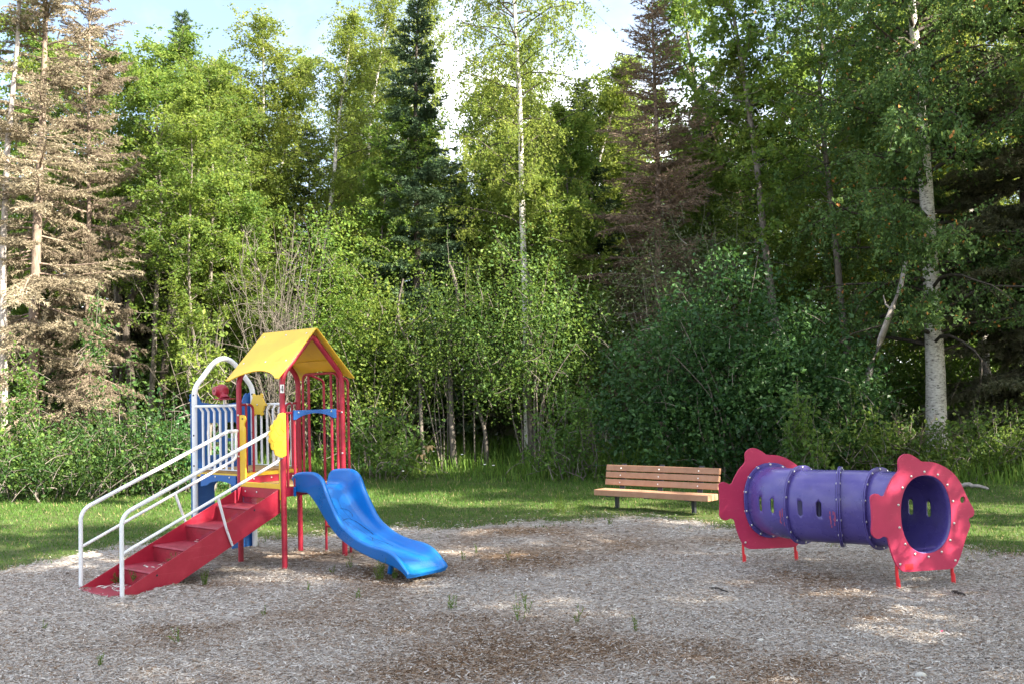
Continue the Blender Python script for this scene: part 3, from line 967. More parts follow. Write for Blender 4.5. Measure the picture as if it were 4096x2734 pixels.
dg = None
slots = {0: [(-1, .42), (-1, .72), (1, .40), (1, .70)], 1: [(-1, .30), (-1, .70)], 2: [(1, .3), (1, .7)], 3: [(1, .35), (1, .68)]}
for k, line in enumerate(secs):
    mb = MB()
    outer = [ring_at(p, t, OV[0] + 0.004, OV[1] + 0.004) for p, t in line]
    inner = [ring_at(p, t, OV[0] - 0.005, OV[1] - 0.005) for p, t in line]
    rr = outer + inner[::-1]
    n = 48
    V = [q for r in rr for q in r]
    F = []
    m = len(rr)
    for i in range(m):
        for j in range(n):
            j2 = (j + 1) % n
            i2 = (i + 1) % m
            F.append((i * n + j, i * n + j2, i2 * n + j2, i2 * n + j))
    mb.add(V, F, True)
    me = mb.mesh('tunnel_section', PURPLE)
    bm = bmesh.new()
    bm.from_mesh(me)
    bmesh.ops.recalc_face_normals(bm, faces=bm.faces)
    bm.to_mesh(me)
    bm.free()
    ob = put('tunnel_section', me, tun)
    cut = MB()
    for side, fr in slots[k]:
        p, t = line[int(fr * (len(line) - 1))]
        ax = Vector((math.cos(t), math.sin(t), 0))
        tg = Vector((math.sin(t), -math.cos(t), 0))
        c = Vector((p[0], p[1], ZC)) - T0 + ax * side * OV[0]
        A, B = stadium_prism(c, tg, ax)
        cut.loft([A, B], smooth=False)
    cme = cut.mesh('slot_cut', PURPLE)
    bm = bmesh.new()
    bm.from_mesh(cme)
    bmesh.ops.remove_doubles(bm, verts=bm.verts, dist=1e-5)
    bmesh.ops.recalc_face_normals(bm, faces=bm.faces)
    bm.to_mesh(cme)
    bm.free()
    co = put('slot_cut', cme, tun)
    md = ob.modifiers.new('slots', 'BOOLEAN')
    md.operation = 'DIFFERENCE'
    md.object = co
    md.solver = 'EXACT'
    bpy.context.view_layer.update()
    dg = bpy.context.evaluated_depsgraph_get()
    nm = bpy.data.meshes.new_from_object(ob.evaluated_get(dg))
    ob.modifiers.clear()
    ob.data = nm
    bpy.data.objects.remove(co)
    # flanges at both ends
    for e in ((0, 1) if k == 0 else (1,)):
        p, t = line[0] if e == 0 else line[-1]
        if k == 3 and e == 1:
            continue
        tg = np.array([math.sin(t), -math.cos(t)])
        dd = [-0.016, -0.016, -0.002, -0.002] if e == 1 else [0.0, 0.0, 0.014, 0.014]
        for half in ((0,) if e == 0 else (0, 1)):
            d0 = dd[0] + (0.0 if half == 0 else 0.0165)
            rgs = [ring_at(p + tg * (d0 + 0.0), t, OV[0] + 0.003, OV[1] + 0.003), ring_at(p + tg * (d0 + 0.0), t, OV[0] + 0.036, OV[1] + 0.036),
                   ring_at(p + tg * (d0 + 0.002), t, OV[0] + 0.040, OV[1] + 0.040), ring_at(p + tg * (d0 + 0.012), t, OV[0] + 0.040, OV[1] + 0.040),
                   ring_at(p + tg * (d0 + 0.014), t, OV[0] + 0.036, OV[1] + 0.036), ring_at(p + tg * (d0 + 0.014), t, OV[0] + 0.003, OV[1] + 0.003)]
            MB().loft(rgs, caps=False, smooth=False).build('flange', PURPLE, ob)
        ax = Vector((math.cos(t), math.sin(t), 0))
        for b in range(14):
            a = 2 * PI * (b + 0.5) / 14
            q = oval(a, OV[0] + 0.022, OV[1] + 0.022)
            for s_ in (1, -1):
                if e == 0 and s_ < 0:
                    continue
                off = (0.015 if s_ > 0 else -0.017)
                c = Vector((p[0], p[1], ZC + q[1])) - T0 + ax * q[0] + Vector((tg[0], tg[1], 0)) * off
                bolt(ob, c, Vector((tg[0], tg[1], 0)) * s_)
# red rubbing marks beside the rings
rb = MB()
for k in (0, 1):
    line = secs[k]
    for j in range(14):
        p, t = line[-2 - (j % 2)]
        ax = Vector((math.cos(t), math.sin(t), 0))
        tg = Vector((math.sin(t), -math.cos(t), 0))
        z = ZC - 0.02 - rnd.uniform(0, 0.12)
        aa = math.asin(max(-1, min(1, (z - ZC) / (OV[1] + .005))))
        q = oval(PI - aa, OV[0] + 0.0052, OV[1] + 0.0052)
        c = Vector((p[0], p[1], ZC + q[1])) - T0 + ax * q[0] + tg * rnd.uniform(-.02, .0)
        hh = rnd.uniform(.008, .03)
        ww = rnd.uniform(.002, .005)
        rb.add([c - tg * ww - Vector((0, 0, hh)), c + tg * ww - Vector((0, 0, hh)), c + tg * ww + Vector((0, 0, hh)), c - tg * ww + Vector((0, 0, hh))], [(0, 1, 2, 3)])
rb.build('scuff_mark', RUBRED, tun)

# ------------------------------------------------------------------ bench
BZ = 0.0
bn = thing('park_bench', 'brown slatted park bench with dark metal legs at the edge of the grass', 'bench', (2.133, 15.204, BZ), -0.7313)
xc, hl = 0.070, 1.02
for i in range(3):
    MB().box((xc + 0.02, -0.295 + i * 0.097, 0.242), (2 * hl, 0.088, 0.088), bev=0.008).build('seat_slat', SLAT, bn)
tilt = Matrix.Rotation(math.radians(-12), 4, 'X')
for i, z in enumerate((0.378, 0.490, 0.597)):
    y = 0.015 + (z - 0.378) * 0.21
    MB().box((xc, y, z), (2 * hl, 0.050, 0.092), tilt, 0.008).build('back_slat', SLAT, bn)
for x in (-0.665, 0.045, 0.745):
    s = MB()
    s.box((x, 0.078, 0.42), (0.085, 0.012, 0.50), tilt)
    s.box((x, -0.13, 0.192), (0.085, 0.40, 0.010))
    s.box((x, 0.035, 0.20), (0.085, 0.012, 0.10))
    s.build('slat_bracket', BLACK, bn)
    for z in (0.378, 0.490, 0.597):
        y = 0.015 + (z - 0.378) * 0.21 - 0.027
        bolt(bn, (x, y, z), (0, -0.98, 0.2), BOLTP)
for x in (-0.69, 0.70):
    MB().box((x, 0.0 - 0.06, 0.02), (0.055, 0.055, 0.34), bev=0.004).build('leg', BLACK, bn)

# ------------------------------------------------------------------ ground
RNG = np.random.default_rng(11)


def vnoise(x, y, f, seed=0, octv=3):
    """smooth value noise, 0..1"""
    x, y = np.asarray(x, float), np.asarray(y, float)
    tot = np.zeros(np.broadcast(x, y).shape)
    amp, ta = 1.0, 0.0
    for o in range(octv):
        X, Y = x * f, y * f
        xi, yi = np.floor(X).astype(np.int64), np.floor(Y).astype(np.int64)
        fx, fy = X - xi, Y - yi
        fx, fy = fx * fx * (3 - 2 * fx), fy * fy * (3 - 2 * fy)

        def hsh(a, b):
            h = (a * 374761393 + b * 668265263 + (seed + o * 17) * 974634721) & 0x7fffffff
            h = ((h ^ (h >> 13)) * 1274126177) & 0x7fffffff
            return ((h ^ (h >> 16)) & 0xffff) / 65535.0
        v = (hsh(xi, yi) * (1 - fx) + hsh(xi + 1, yi) * fx) * (1 - fy) + (hsh(xi, yi + 1) * (1 - fx) + hsh(xi + 1, yi + 1) * fx) * fy
        tot = tot + v * amp
        ta += amp
        amp *= 0.5
        f *= 2.03
    return tot / ta


EDGE_X = [-60, -9, -5.9, -5.5, -5.2, -4.3, -2.0, -0.8, 0.4, 1.3, 2.0, 2.6, 3.6, 4.7, 5.3, 7, 60]
EDGE_Y = [9.5, 10.2, 10.9, 11.6, 12.6, 12.9, 13.9, 13.65, 14.05, 14.6, 14.4, 13.3, 11.9, 10.7, 10.3, 9.6, 8.5]


def grass_d(x, y):
    """metres inside the lawn (positive) or the wood chips (negative)"""
    return np.asarray(y) - np.interp(x, EDGE_X, EDGE_Y) + (vnoise(x, y, 1.3, 5) - 0.5) * 1.0 + (vnoise(x, y, 4.5, 6, 2) - 0.5) * 0.55


_c, _s = math.cos(PRZ), math.sin(PRZ)
POSTS = [(PO[0] + a * _c - b * _s, PO[1] + a * _s + b * _c) for a, b in ((H, -H), (H, H), (-H, -H), (-H, H), (XW, -H), (XW, H), (H, -2.25), (-H, -2.25))]
POSTS += [(3.31, 8.73), (3.87, 8.91), (2.30, 10.20), (2.88, 10.33)]


def ground_z(x, y):
    x, y = np.asarray(x, float), np.asarray(y, float)
    t = np.clip((y - (20.0 - 0.18 * np.clip(x, 0, 12))) / 6.0, 0, 1)
    bank = t * t * (3 - 2 * t) * (0.45 + 0.02 * np.clip(x, 0, 10))
    near = np.clip(1 - np.hypot(x, y - 9) / 40, 0, 1)
    n = (vnoise(x, y, 0.9, 3) - 0.5) * 0.050 + (vnoise(x, y, 3.5, 8, 2) - 0.5) * 0.028 * (grass_d(x, y) < 0.4)
    m = 0.075 * np.exp(-(((x + 3.30) / 0.26) ** 2 + ((y - 9.62) / 0.16) ** 2))     # mulch heaped beside the steps
    m2 = 0.03 * np.exp(-(((x + 2.0) / 0.45) ** 2 + ((y - 11.6) / 0.4) ** 2))
    for qx, qy in POSTS:
        m2 = m2 + 0.028 * np.exp(-(((x - qx) / 0.11) ** 2 + ((y - qy) / 0.11) ** 2))
    far = np.clip((np.hypot(x, y) - 60) / 200, 0, 1) * 0.0
    return bank + n * near + m + m2 + far - 0.006


def np_mesh(name, V, F, mat, smooth=True, rnd=None):
    me = bpy.data.meshes.new(name)
    V = np.ascontiguousarray(V, np.float32)
    F = np.ascontiguousarray(F, np.int32)
    k = F.shape[1]
    me.vertices.add(len(V))
    me.vertices.foreach_set('co', V.ravel())
    me.loops.add(F.size)
    me.loops.foreach_set('vertex_index', F.ravel())
    me.polygons.add(len(F))
    me.polygons.foreach_set('loop_start', np.arange(0, F.size, k, dtype=np.int32))
    me.polygons.foreach_set('loop_total', np.full(len(F), k, np.int32))
    me.polygons.foreach_set('use_smooth', np.full(len(F), smooth, bool))
    if rnd is not None:
        at = me.attributes.new('rnd', 'FLOAT', 'POINT')
        at.data.foreach_set('value', np.ascontiguousarray(rnd, np.float32))
    me.materials.append(mat)
    me.update()
    return me


def ground_mat():
    m, t = new_mat('ground_cover')
    co = N(t, 'ShaderNodeTexCoord')
    g = N(t, 'ShaderNodeAttribute', attribute_name='lawn')
    br = N(t, 'ShaderNodeAttribute', attribute_name='rnd')
    # wood chips too small to build: stretched cells in three directions
    cells = None
    heights = None
    for i, (rz, sc) in enumerate(((0.3, 62), (1.4, 70), (2.4, 55))):
        mp = N(t, 'ShaderNodeMapping', {'Vector': co.outputs['Object'], 'Rotation': (0, 0, rz), 'Scale': (0.32, 1, 1)})
        vo = N(t, 'ShaderNodeTexVoronoi', {'Vector': mp.outputs[0], 'Scale': sc})
        se = N(t, 'ShaderNodeSeparateColor', {0: vo.outputs['Color']})
        if cells is None:
            cells, heights = se.outputs[0], vo.outputs['Distance']
        else:
            pk = N(t, 'ShaderNodeMath', {0: se.outputs[1], 1: 0.55}, operation='GREATER_THAN')
            mx = N(t, 'ShaderNodeMix', {0: pk.outputs[0], 2: cells, 3: se.outputs[0]})
            mh = N(t, 'ShaderNodeMix', {0: pk.outputs[0], 2: heights, 3: vo.outputs['Distance']})
            cells, heights = mx.outputs[0], mh.outputs[0]
    grey = ramp(t, cells, [(0.0, (0.08, 0.066, 0.057)), (0.3, (0.24, 0.21, 0.185)), (0.7, (0.36, 0.33, 0.305)), (1.0, (0.50, 0.475, 0.45))]).outputs[0]
    brown = ramp(t, cells, [(0.0, (0.055, 0.035, 0.022)), (0.4, (0.15, 0.095, 0.058)), (0.8, (0.26, 0.17, 0.105)), (1.0, (0.36, 0.27, 0.19))]).outputs[0]
    mul = mixc(t, br.outputs['Fac'], grey, brown)
    ns = N(t, 'ShaderNodeTexNoise', {'Vector': co.outputs['Object'], 'Scale': 3.0, 'Detail': 8.0, 'Roughness': 0.7})
    ng = N(t, 'ShaderNodeTexNoise', {'Vector': co.outputs['Object'], 'Scale': 24.0, 'Detail': 6.0, 'Roughness': 0.7})
    turf = ramp(t, ng.outputs['Fac'], [(0.3, (0.028, 0.050, 0.012)), (0.55, (0.055, 0.085, 0.020)), (0.75, (0.10, 0.10, 0.04))]).outputs[0]
    dry = ramp(t, ns.outputs['Fac'], [(0.45, (0, 0, 0)), (0.75, (0.6, 0.6, 0.6))]).outputs[0]
    turf = mixc(t, dry, turf, (0.15, 0.125, 0.065))
    ed = N(t, 'ShaderNodeMath', {0: ns.outputs['Fac'], 1: -0.5}, operation='ADD')
    ed = N(t, 'ShaderNodeMath', {0: ed.outputs[0], 1: 1.2, 2: g.outputs['Fac']}, operation='MULTIPLY_ADD')
    em = ramp(t, ed.outputs[0], [(0.42, (0, 0, 0)), (0.62, (1, 1, 1))]).outputs[0]
    col = mixc(t, em, mul, turf)
    b = N(t, 'ShaderNodeBump', {'Height': heights, 'Strength': 0.9, 'Distance': 0.012}, invert=True)
    p = N(t, 'ShaderNodeBsdfPrincipled', {'Base Color': col, 'Roughness': 0.9, 'Normal': b.outputs[0], 'Specular IOR Level': 0.2})
    N(t, 'ShaderNodeOutputMaterial', {'Surface': p.outputs[0]})
    return m


def axis(lo, hi, near_lo, near_hi, step):
    a = list(np.arange(near_lo, near_hi, step))
    b, s = near_hi, step
    while b < hi:
        a.append(b)
        s *= 1.25
        b += s
    a.append(hi)
    b, s = near_lo - step, step
    while b > lo:
        a.insert(0, b)
        s *= 1.25
        b -= s
    a.insert(0, lo)
    return np.array(a)


gx, gy = axis(-400, 400, -8, 8, 0.07), axis(-400, 500, 5, 16, 0.07)
GX, GY = np.meshgrid(gx, gy)
V = np.stack([GX, GY, ground_z(GX, GY)], -1).reshape(-1, 3)
nx, ny = len(gx), len(gy)
idx = np.arange(nx * ny).reshape(ny, nx)
F = np.stack([idx[:-1, :-1], idx[:-1, 1:], idx[1:, 1:], idx[1:, :-1]], -1).reshape(-1, 4)


def brownness(x, y):
    """where the weathered top layer has been scuffed off and fresh brown chips show"""
    b = vnoise(x, y, 0.75, 21, 4)
    for cx_, cy_, rx, ry, am in ((-0.1, 7.0, 1.3, 0.45, .27), (-1.0, 6.5, 1.2, .35, .27), (2.0, 6.5, .55, .4, .30), (-2.3, 11.2, .9, .8, .40), (3.0, 9.3, 1.0, .55, .30), (0.2, 11.5, 1.2, 1.3, .20), (-1.5, 10.2, .9, .3, .2), (.0, 13.2, 2.0, .5, .18), (-3.0, 9.9, .5, .3, .3)):
        b = b + am * np.exp(-((x - cx_) / rx) ** 2 - ((y - cy_) / ry) ** 2)
    return np.clip((b - 0.58) / 0.34, 0, 1)


gm = np_mesh('ground', V, F, ground_mat(), True, brownness(GX, GY).ravel())
at = gm.attributes.new('lawn', 'FLOAT', 'POINT')
at.data.foreach_set('value', np.clip(0.5 + grass_d(GX, GY) * 0.6, 0, 1).ravel().astype(np.float32))
go = put('ground', gm)
go['kind'] = 'structure'


# ------------------------------------------------------------------ wood chips
def chips(n, y0, y1, smin, smax):
    y = y0 + (y1 - y0) * RNG.random(n) ** 0.85
    x = (RNG.random(n) * 2 - 1) * (0.56 * y + 0.4)
    d = grass_d(x, y)
    keep = RNG.random(n) < np.where(d < 0, 1.0, np.exp(-np.clip(d, 0, 9) / 0.28)) * np.where(d < 2, 1, 0)
    x, y = x[keep], y[keep]
    n = len(x)
    L = (smin + (smax - smin) * RNG.random(n) ** 2.2)
    Wd = L * (0.10 + 0.22 * RNG.random(n) ** 1.5)
    a = RNG.random(n) * 2 * PI
    pit = RNG.normal(0, 0.20, n)
    rol = RNG.normal(0, 0.45, n)
    ca, sa = np.cos(a), np.sin(a)
    d = np.stack([ca * np.cos(pit), sa * np.cos(pit), np.sin(pit)], -1)
    s = np.stack([-sa * np.cos(rol), ca * np.cos(rol), np.sin(rol)], -1)
    up = np.cross(d, s)
    c = np.stack([x, y, ground_z(x, y) + 0.003 + np.abs(np.sin(pit)) * L * 0.35 + RNG.random(n) * 0.008], -1)
    th = (0.0012 + 0.003 * RNG.random(n))[:, None]
    dl, sw = d * L[:, None] / 2, s * Wd[:, None] / 2
    sk = (RNG.random(n)[:, None] - 0.5) * dl * 0.5
    # top ridge pair + two edges: two faces folded along the grain
    q = [c - dl + sw + sk, c + dl * 0.9 + sw * 0.7, c - dl * 0.95 + up * th, c + dl + up * th, c - dl * 0.9 - sw, c + dl * 0.85 - sw * 0.8 - sk]
    Vv = np.stack(q, 1).reshape(-1, 3)
    b = np.arange(n)[:, None] * 6
    Ff = np.concatenate([b + [[0, 2, 3, 1]], b + [[2, 4, 5, 3]]], 0)
    br = brownness(x, y)
    r = np.clip(RNG.normal(0.62, 0.20, n) - br * RNG.normal(0.28, 0.17, n), 0, 1)
    return Vv, Ff, np.repeat(r, 6)


parts_ = [chips(150000, 5.4, 8.2, 0.011, 0.046), chips(95000, 8.0, 11.0, 0.014, 0.050), chips(48000, 10.8, 15.6, 0.020, 0.058)]
off = 0
VV, FF, RR = [], [], []
for v, f, r in parts_:
    VV.append(v)
    FF.append(f + off)
    RR.append(r)
    off += len(v)
wc = put('wood_chips', np_mesh('wood_chips', np.concatenate(VV), np.concatenate(FF), CHIP, False, np.concatenate(RR)))
tag(wc, 'loose grey and brown wood chips covering the play area', 'wood chips')
wc['kind'] = 'stuff'


# ------------------------------------------------------------------ blades of grass
def blades(x, y, h, w, bend, rnd=None, seg=1):
    n = len(x)
    z = ground_z(x, y)
    a = RNG.random(n) * 2 * PI
    side = np.stack([np.cos(a), np.sin(a), np.zeros(n)], -1) * (w / 2)[:, None]
    fa = RNG.random(n) * 2 * PI
    fall = np.stack([np.cos(fa), np.sin(fa), np.zeros(n)], -1) * (h * bend)[:, None]
    base = np.stack([x, y, z - 0.004], -1)
    up = np.array([0, 0, 1.0])
    if seg == 1:
        tip = base + fall + up * (h * np.sqrt(np.clip(1 - bend ** 2, 0.1, 1)))[:, None]
        V = np.stack([base - side, base + side, tip], 1).reshape(-1, 3)
        F = np.arange(n)[:, None] * 3 + [[0, 1, 2]]
        k = 3
    else:
        mid = base + fall * 0.30 + up * (h * 0.62)[:, None]
        tip = base + fall + up * (h * np.clip(1.05 - bend * 0.8, 0.3, 1))[:, None]
        V = np.stack([base - side, base + side, mid - side * 0.8, mid + side * 0.8, tip], 1).reshape(-1, 3)
        b = np.arange(n)[:, None] * 5
        F = np.concatenate([b + [[0, 1, 3]], b + [[0, 3, 2]], b + [[2, 3, 4]]], 0)
        k = 5
    r = RNG.random(n) if rnd is None else rnd
    return V, F, np.repeat(r, k)


n = 210000
y = 9.6 + (24.5 - 9.6) * RNG.random(n) ** 0.80
x = (RNG.random(n) * 2 - 1) * (0.56 * y + 0.5)
d = grass_d(x, y)
cl_ = vnoise(x, y, 2.6, 33)
dens = np.clip(0.30 + d * 0.50 + (cl_ - 0.5) * 1.5 * np.exp(-np.abs(d) / 0.9), 0.0, 1) * (0.35 + 0.65 * vnoise(x, y, 1.1, 31)) * (d > -0.9)
worn = np.exp(-((x - 1.9) / 1.5) ** 2 - ((y - 14.3) / .8) ** 2)
keep = RNG.random(n) < dens * (1 - 0.75 * worn)
x, y, d = x[keep], y[keep], d[keep]
n = len(x)
hh = (0.030 + 0.035 * RNG.random(n)) * (1 + 0.5 * (d < 0.3)) * (1 + np.clip((y - 16) / 5, 0, 1) * 0.9)
dryp = np.clip((vnoise(x, y, 0.6, 41) - 0.45) * 2.0, 0, 1) * np.clip(1.2 - d * 0.5, 0, 1)
r = np.clip(RNG.normal(0.42, 0.20, n) + 0.30 * dryp, 0, 0.955)
r = np.where(RNG.random(n) < 0.05 + 0.5 * np.clip(0.6 - d, 0, .6), 1.0, r)
v, f, r = blades(x, y, hh, 0.0085 + 0.006 * RNG.random(n) + 0.0004 * (y - 10), 0.25 + 0.5 * RNG.random(n), r)
la = put('lawn_grass', np_mesh('lawn_grass', v, f, GRASS, False, r))
tag(la, 'short mown lawn between the wood chips and the woods', 'lawn')
la['kind'] = 'stuff'

# tall wild grass and herbs along the foot of the woods
n = 70000
y = 17.0 + 10.5 * RNG.random(n) ** 0.9
x = -14 + 28 * RNG.random(n)
front = np.interp(x, [-14, -8, -4, -3, -1, 1, 2.2, 4.5, 6.2, 7.5, 9, 14], [22.5, 23.0, 22.0, 21.6, 20.4, 19.7, 19.5, 19.0, 18.2, 17.0, 16.5, 16.3])
front = front + (vnoise(x, y * 0, 1.0, 51) - 0.5) * 1.3
dd = y - front
keep = (dd > 0) & (RNG.random(n) < np.clip(0.25 + dd, 0, 1) * np.clip(1.35 - dd / 6.5, 0, 1) * (0.35 + 0.65 * vnoise(x, y, 1.6, 61)))
x, y, dd = x[keep], y[keep], dd[keep]
n = len(x)
h = (0.16 + 0.50 * RNG.random(n) ** 1.2) * np.clip(0.35 + dd * 0.55, 0.3, 1.05) * (0.55 + 0.75 * vnoise(x, y, 0.9, 71))
v, f, r = blades(x, y, h, 0.012 + 0.014 * RNG.random(n), 0.15 + 0.6 * RNG.random(n), np.clip(RNG.normal(0.45, 0.22, n), 0, 1), 2)
wg = put('wild_grass', np_mesh('wild_grass', v, f, WILD, False, r))
tag(wg, 'tall unmown grass along the foot of the woods', 'grass')
wg['kind'] = 'stuff'


# ------------------------------------------------------------------ leaves, twigs and trees
def leaves(C, size, rng, droop=0.3, flat=0.5, aspect=0.62, rnd=None):
    """One folded leaf (4 corners) at each point of C."""
    n = len(C)
    a = rng.random(n) * 2 * PI
    el = rng.normal(-droop, 0.55, n)
    d = np.stack([np.cos(a) * np.cos(el), np.sin(a) * np.cos(el), np.sin(el)], -1)
    up = rng.normal(0, 1, (n, 3)) * (1 - flat) + np.array([0, 0, 1.0]) * flat
    s = np.cross(d, up)
    s /= np.linalg.norm(s, axis=1)[:, None] + 1e-9
    u = np.cross(s, d)
    L = (size * (0.45 + 1.05 * rng.random(n) ** 1.3))[:, None]
    fold = u * L * 0.12
    q = [C - d * L * 0.5, C + s * L * aspect * 0.5 + fold - d * L * 0.06, C + d * L * 0.5, C - s * L * aspect * 0.5 + fold - d * L * 0.06]
    V = np.stack(q, 1).reshape(-1, 3)
    F = np.arange(n)[:, None] * 4 + [[0, 1, 2, 3]]
    r = rng.random(n) if rnd is None else rnd
    return V, F, np.repeat(r, 4)


class Wood:
    """Collects tapering limbs."""

    def __init__(self):
        self.V, self.F, self.o = [], [], 0

    def limb(self, P, r, n=5):
        P = np.asarray(P, float)
        m = len(P)
        r = np.asarray(r, float) if hasattr(r, '__len__') else np.linspace(r, r * 0.25, m)
        T = np.gradient(P, axis=0)
        T /= np.linalg.norm(T, axis=1)[:, None] + 1e-9
        ref = np.where(np.abs(T[:, 2:3]) < 0.9, np.array([[0, 0, 1.0]]), np.array([[1.0, 0, 0]]))
        A = np.cross(T, ref)
        A /= np.linalg.norm(A, axis=1)[:, None] + 1e-9
        B = np.cross(T, A)
        k = np.arange(n) * 2 * PI / n
        R = P[:, None, :] + r[:, None, None] * (A[:, None, :] * np.cos(k)[None, :, None] + B[:, None, :] * np.sin(k)[None, :, None])
        self.V.append(R.reshape(-1, 3))
        i = np.arange(m - 1)[:, None] * n
        j = np.arange(n)[None, :]
        j2 = (j + 1) % n
        self.F.append((np.stack([i + j, i + j2, i + n + j2, i + n + j], -1).reshape(-1, 4)) + self.o)
        self.o += m * n

    def mesh(self, name, mat):
        return np_mesh(name, np.concatenate(self.V), np.concatenate(self.F), mat, True)


def wander(p0, d0, L, n, rng, wob=0.15, trop=0.0):
    """A polyline growing from p0 along d0; trop>0 turns up, <0 hangs."""
    P = [np.array(p0, float)]
    d = np.array(d0, float)
    d /= np.linalg.norm(d)
    for i in range(n):
        d = d + rng.normal(0, wob, 3) + np.array([0, 0, trop])
        d /= np.linalg.norm(d)
        P.append(P[-1] + d * L / n)
    return np.array(P)


def sample_poly(P, t):
    s = np.clip(np.asarray(t), 0, 1) * (len(P) - 1)
    i = np.minimum(s.astype(int), len(P) - 2)
    return P[i] + (P[i + 1] - P[i]) * (s - i)[:, None]


def broadleaf(seed, Ht, base, Rad, limbs, twigs, per, size, tr=0.11, rise=0.55, hang=0.0, wob=0.12, leanv=(0, 0), prof=None, stems=1, tight=0.16, trunk_pts=None, topn=True):
    """Trunk with limbs, twigs along the limbs, leaves strung along the twigs. Returns (wood, leaves)."""
    rng = np.random.default_rng(seed)
    wd, wl = Wood(), Wood()
    C = []
    prof = prof or (lambda t: (1 - t) ** 0.65 * (0.35 + 1.2 * t) if t < 1 else 0.05)
    for s in range(stems):
        if trunk_pts is not None:
            T = np.asarray(trunk_pts, float)
        else:
            a = rng.random() * 2 * PI
            sp = 0.0 if stems == 1 else 0.28
            d0 = np.array([math.cos(a) * sp + leanv[0], math.sin(a) * sp + leanv[1], 1.0])
            hs = Ht * (1 if s == 0 else 0.65 + 0.3 * rng.random())
            T = wander((0 + 0.1 * math.cos(a) * (stems > 1), 0.1 * math.sin(a) * (stems > 1), -0.3), d0, hs + 0.3, 14, rng, 0.045, 0.02)
        rr = np.linspace(1, 0, len(T)) ** 0.8 * tr * (1 if stems == 1 else 0.7) + 0.008
        wd.limb(T, rr, 9 if stems == 1 else 6)
        hz = T[-1, 2]
        nl = max(3, limbs // stems)
        for i in range(nl):
            t = (base + (0.985 - base) * ((i + rng.random()) / nl) ** 0.9)
            p = sample_poly(T, [(t * hz + 0.3) / (hz + 0.3)])[0]
            tt = (t - base) / (1 - base)
            L = Rad * max(0.12, prof(tt)) * (0.7 + 0.6 * rng.random())
            a = i * 2.4 + rng.normal(0, 0.5)
            d = np.array([math.cos(a), math.sin(a), rise * (0.6 + 0.8 * rng.random()) + 0.5 * tt])
            P = wander(p, d, L, 6, rng, wob, -0.03 - hang * 0.12)
            wl.limb(P, np.linspace(max(0.007, min(0.12 * L * tr, 0.05)), 0.004, len(P)), 4)
            for k in range(twigs):
                u = 0.25 + 0.75 * (k + rng.random()) / twigs
                q = sample_poly(P, [u])[0]
                td = rng.normal(0, 1, 3)
                td[2] = td[2] * 0.5 - hang
                TL = (0.25 + 0.35 * rng.random()) * (1 + hang * 1.3) * min(1.0, 0.5 + L / 3)
                Q = wander(q, td, TL, 4, rng, 0.12, -0.16 * hang)
                if k % 2 == 0:
                    wl.limb(Q, 0.004, 3)
                m = rng.poisson(per * (0.5 + rng.random()))
                if m:
                    C.append(sample_poly(Q, rng.random(m) ** 0.8) + rng.normal(0, tight * size * 10, (m, 3)) * (0.4, 0.4, 0.4))
        if topn:
            m = int(per * 5)
            C.append(sample_poly(T, 0.86 + 0.14 * rng.random(m)) + rng.normal(0, 0.14, (m, 3)))
    C = np.concatenate(C)
    return (wd, wl), C, rng


def make_meshes(name, wd, C, rng, size, bark, leaf, droop=0.3, flat=0.45, aspect=0.62):
    lm = None
    if isinstance(wd, tuple):
        lm = wd[1].mesh(name + '_limbs', BARK_DARK if bark is BARK_BIRCH else bark)
        wd = wd[0]
    tm = wd.mesh(name + '_trunk', bark)
    # neighbouring leaves share some tone so the crown has light and dark sprays
    tone = vnoise(C[:, 0] + C[:, 2] * 0.3, C[:, 1] + C[:, 2] * 0.9, 1.4, 3, 2)
    r = np.clip(0.5 + (tone - 0.5) * 0.9 + rng.normal(0, 0.20, len(C)), 0, 0.93)
    r = np.where(rng.random(len(C)) < 0.02, 1.0, r)
    v, f, rr = leaves(C, np.full(len(C), size), rng, droop, flat, aspect, r)
    cm = np_mesh(name + '_crown', v, f, leaf, False, rr)
    return (tm, cm, lm) if lm else (tm, cm)


def tree(name, meshes, loc, rz, scale, label, cat, group=None, tn='trunk', cn='crown'):
    o = thing(name, label, cat, loc, rz, group)
    o.scale = scale if hasattr(scale, '__len__') else (scale,) * 3
    st = put(tn, meshes[0], o)
    if tn == 'stems':
        st['kind'] = 'stuff'
    put(cn, meshes[1], o)
    if len(meshes) > 2:
        put('limbs', meshes[2], o)
    return o


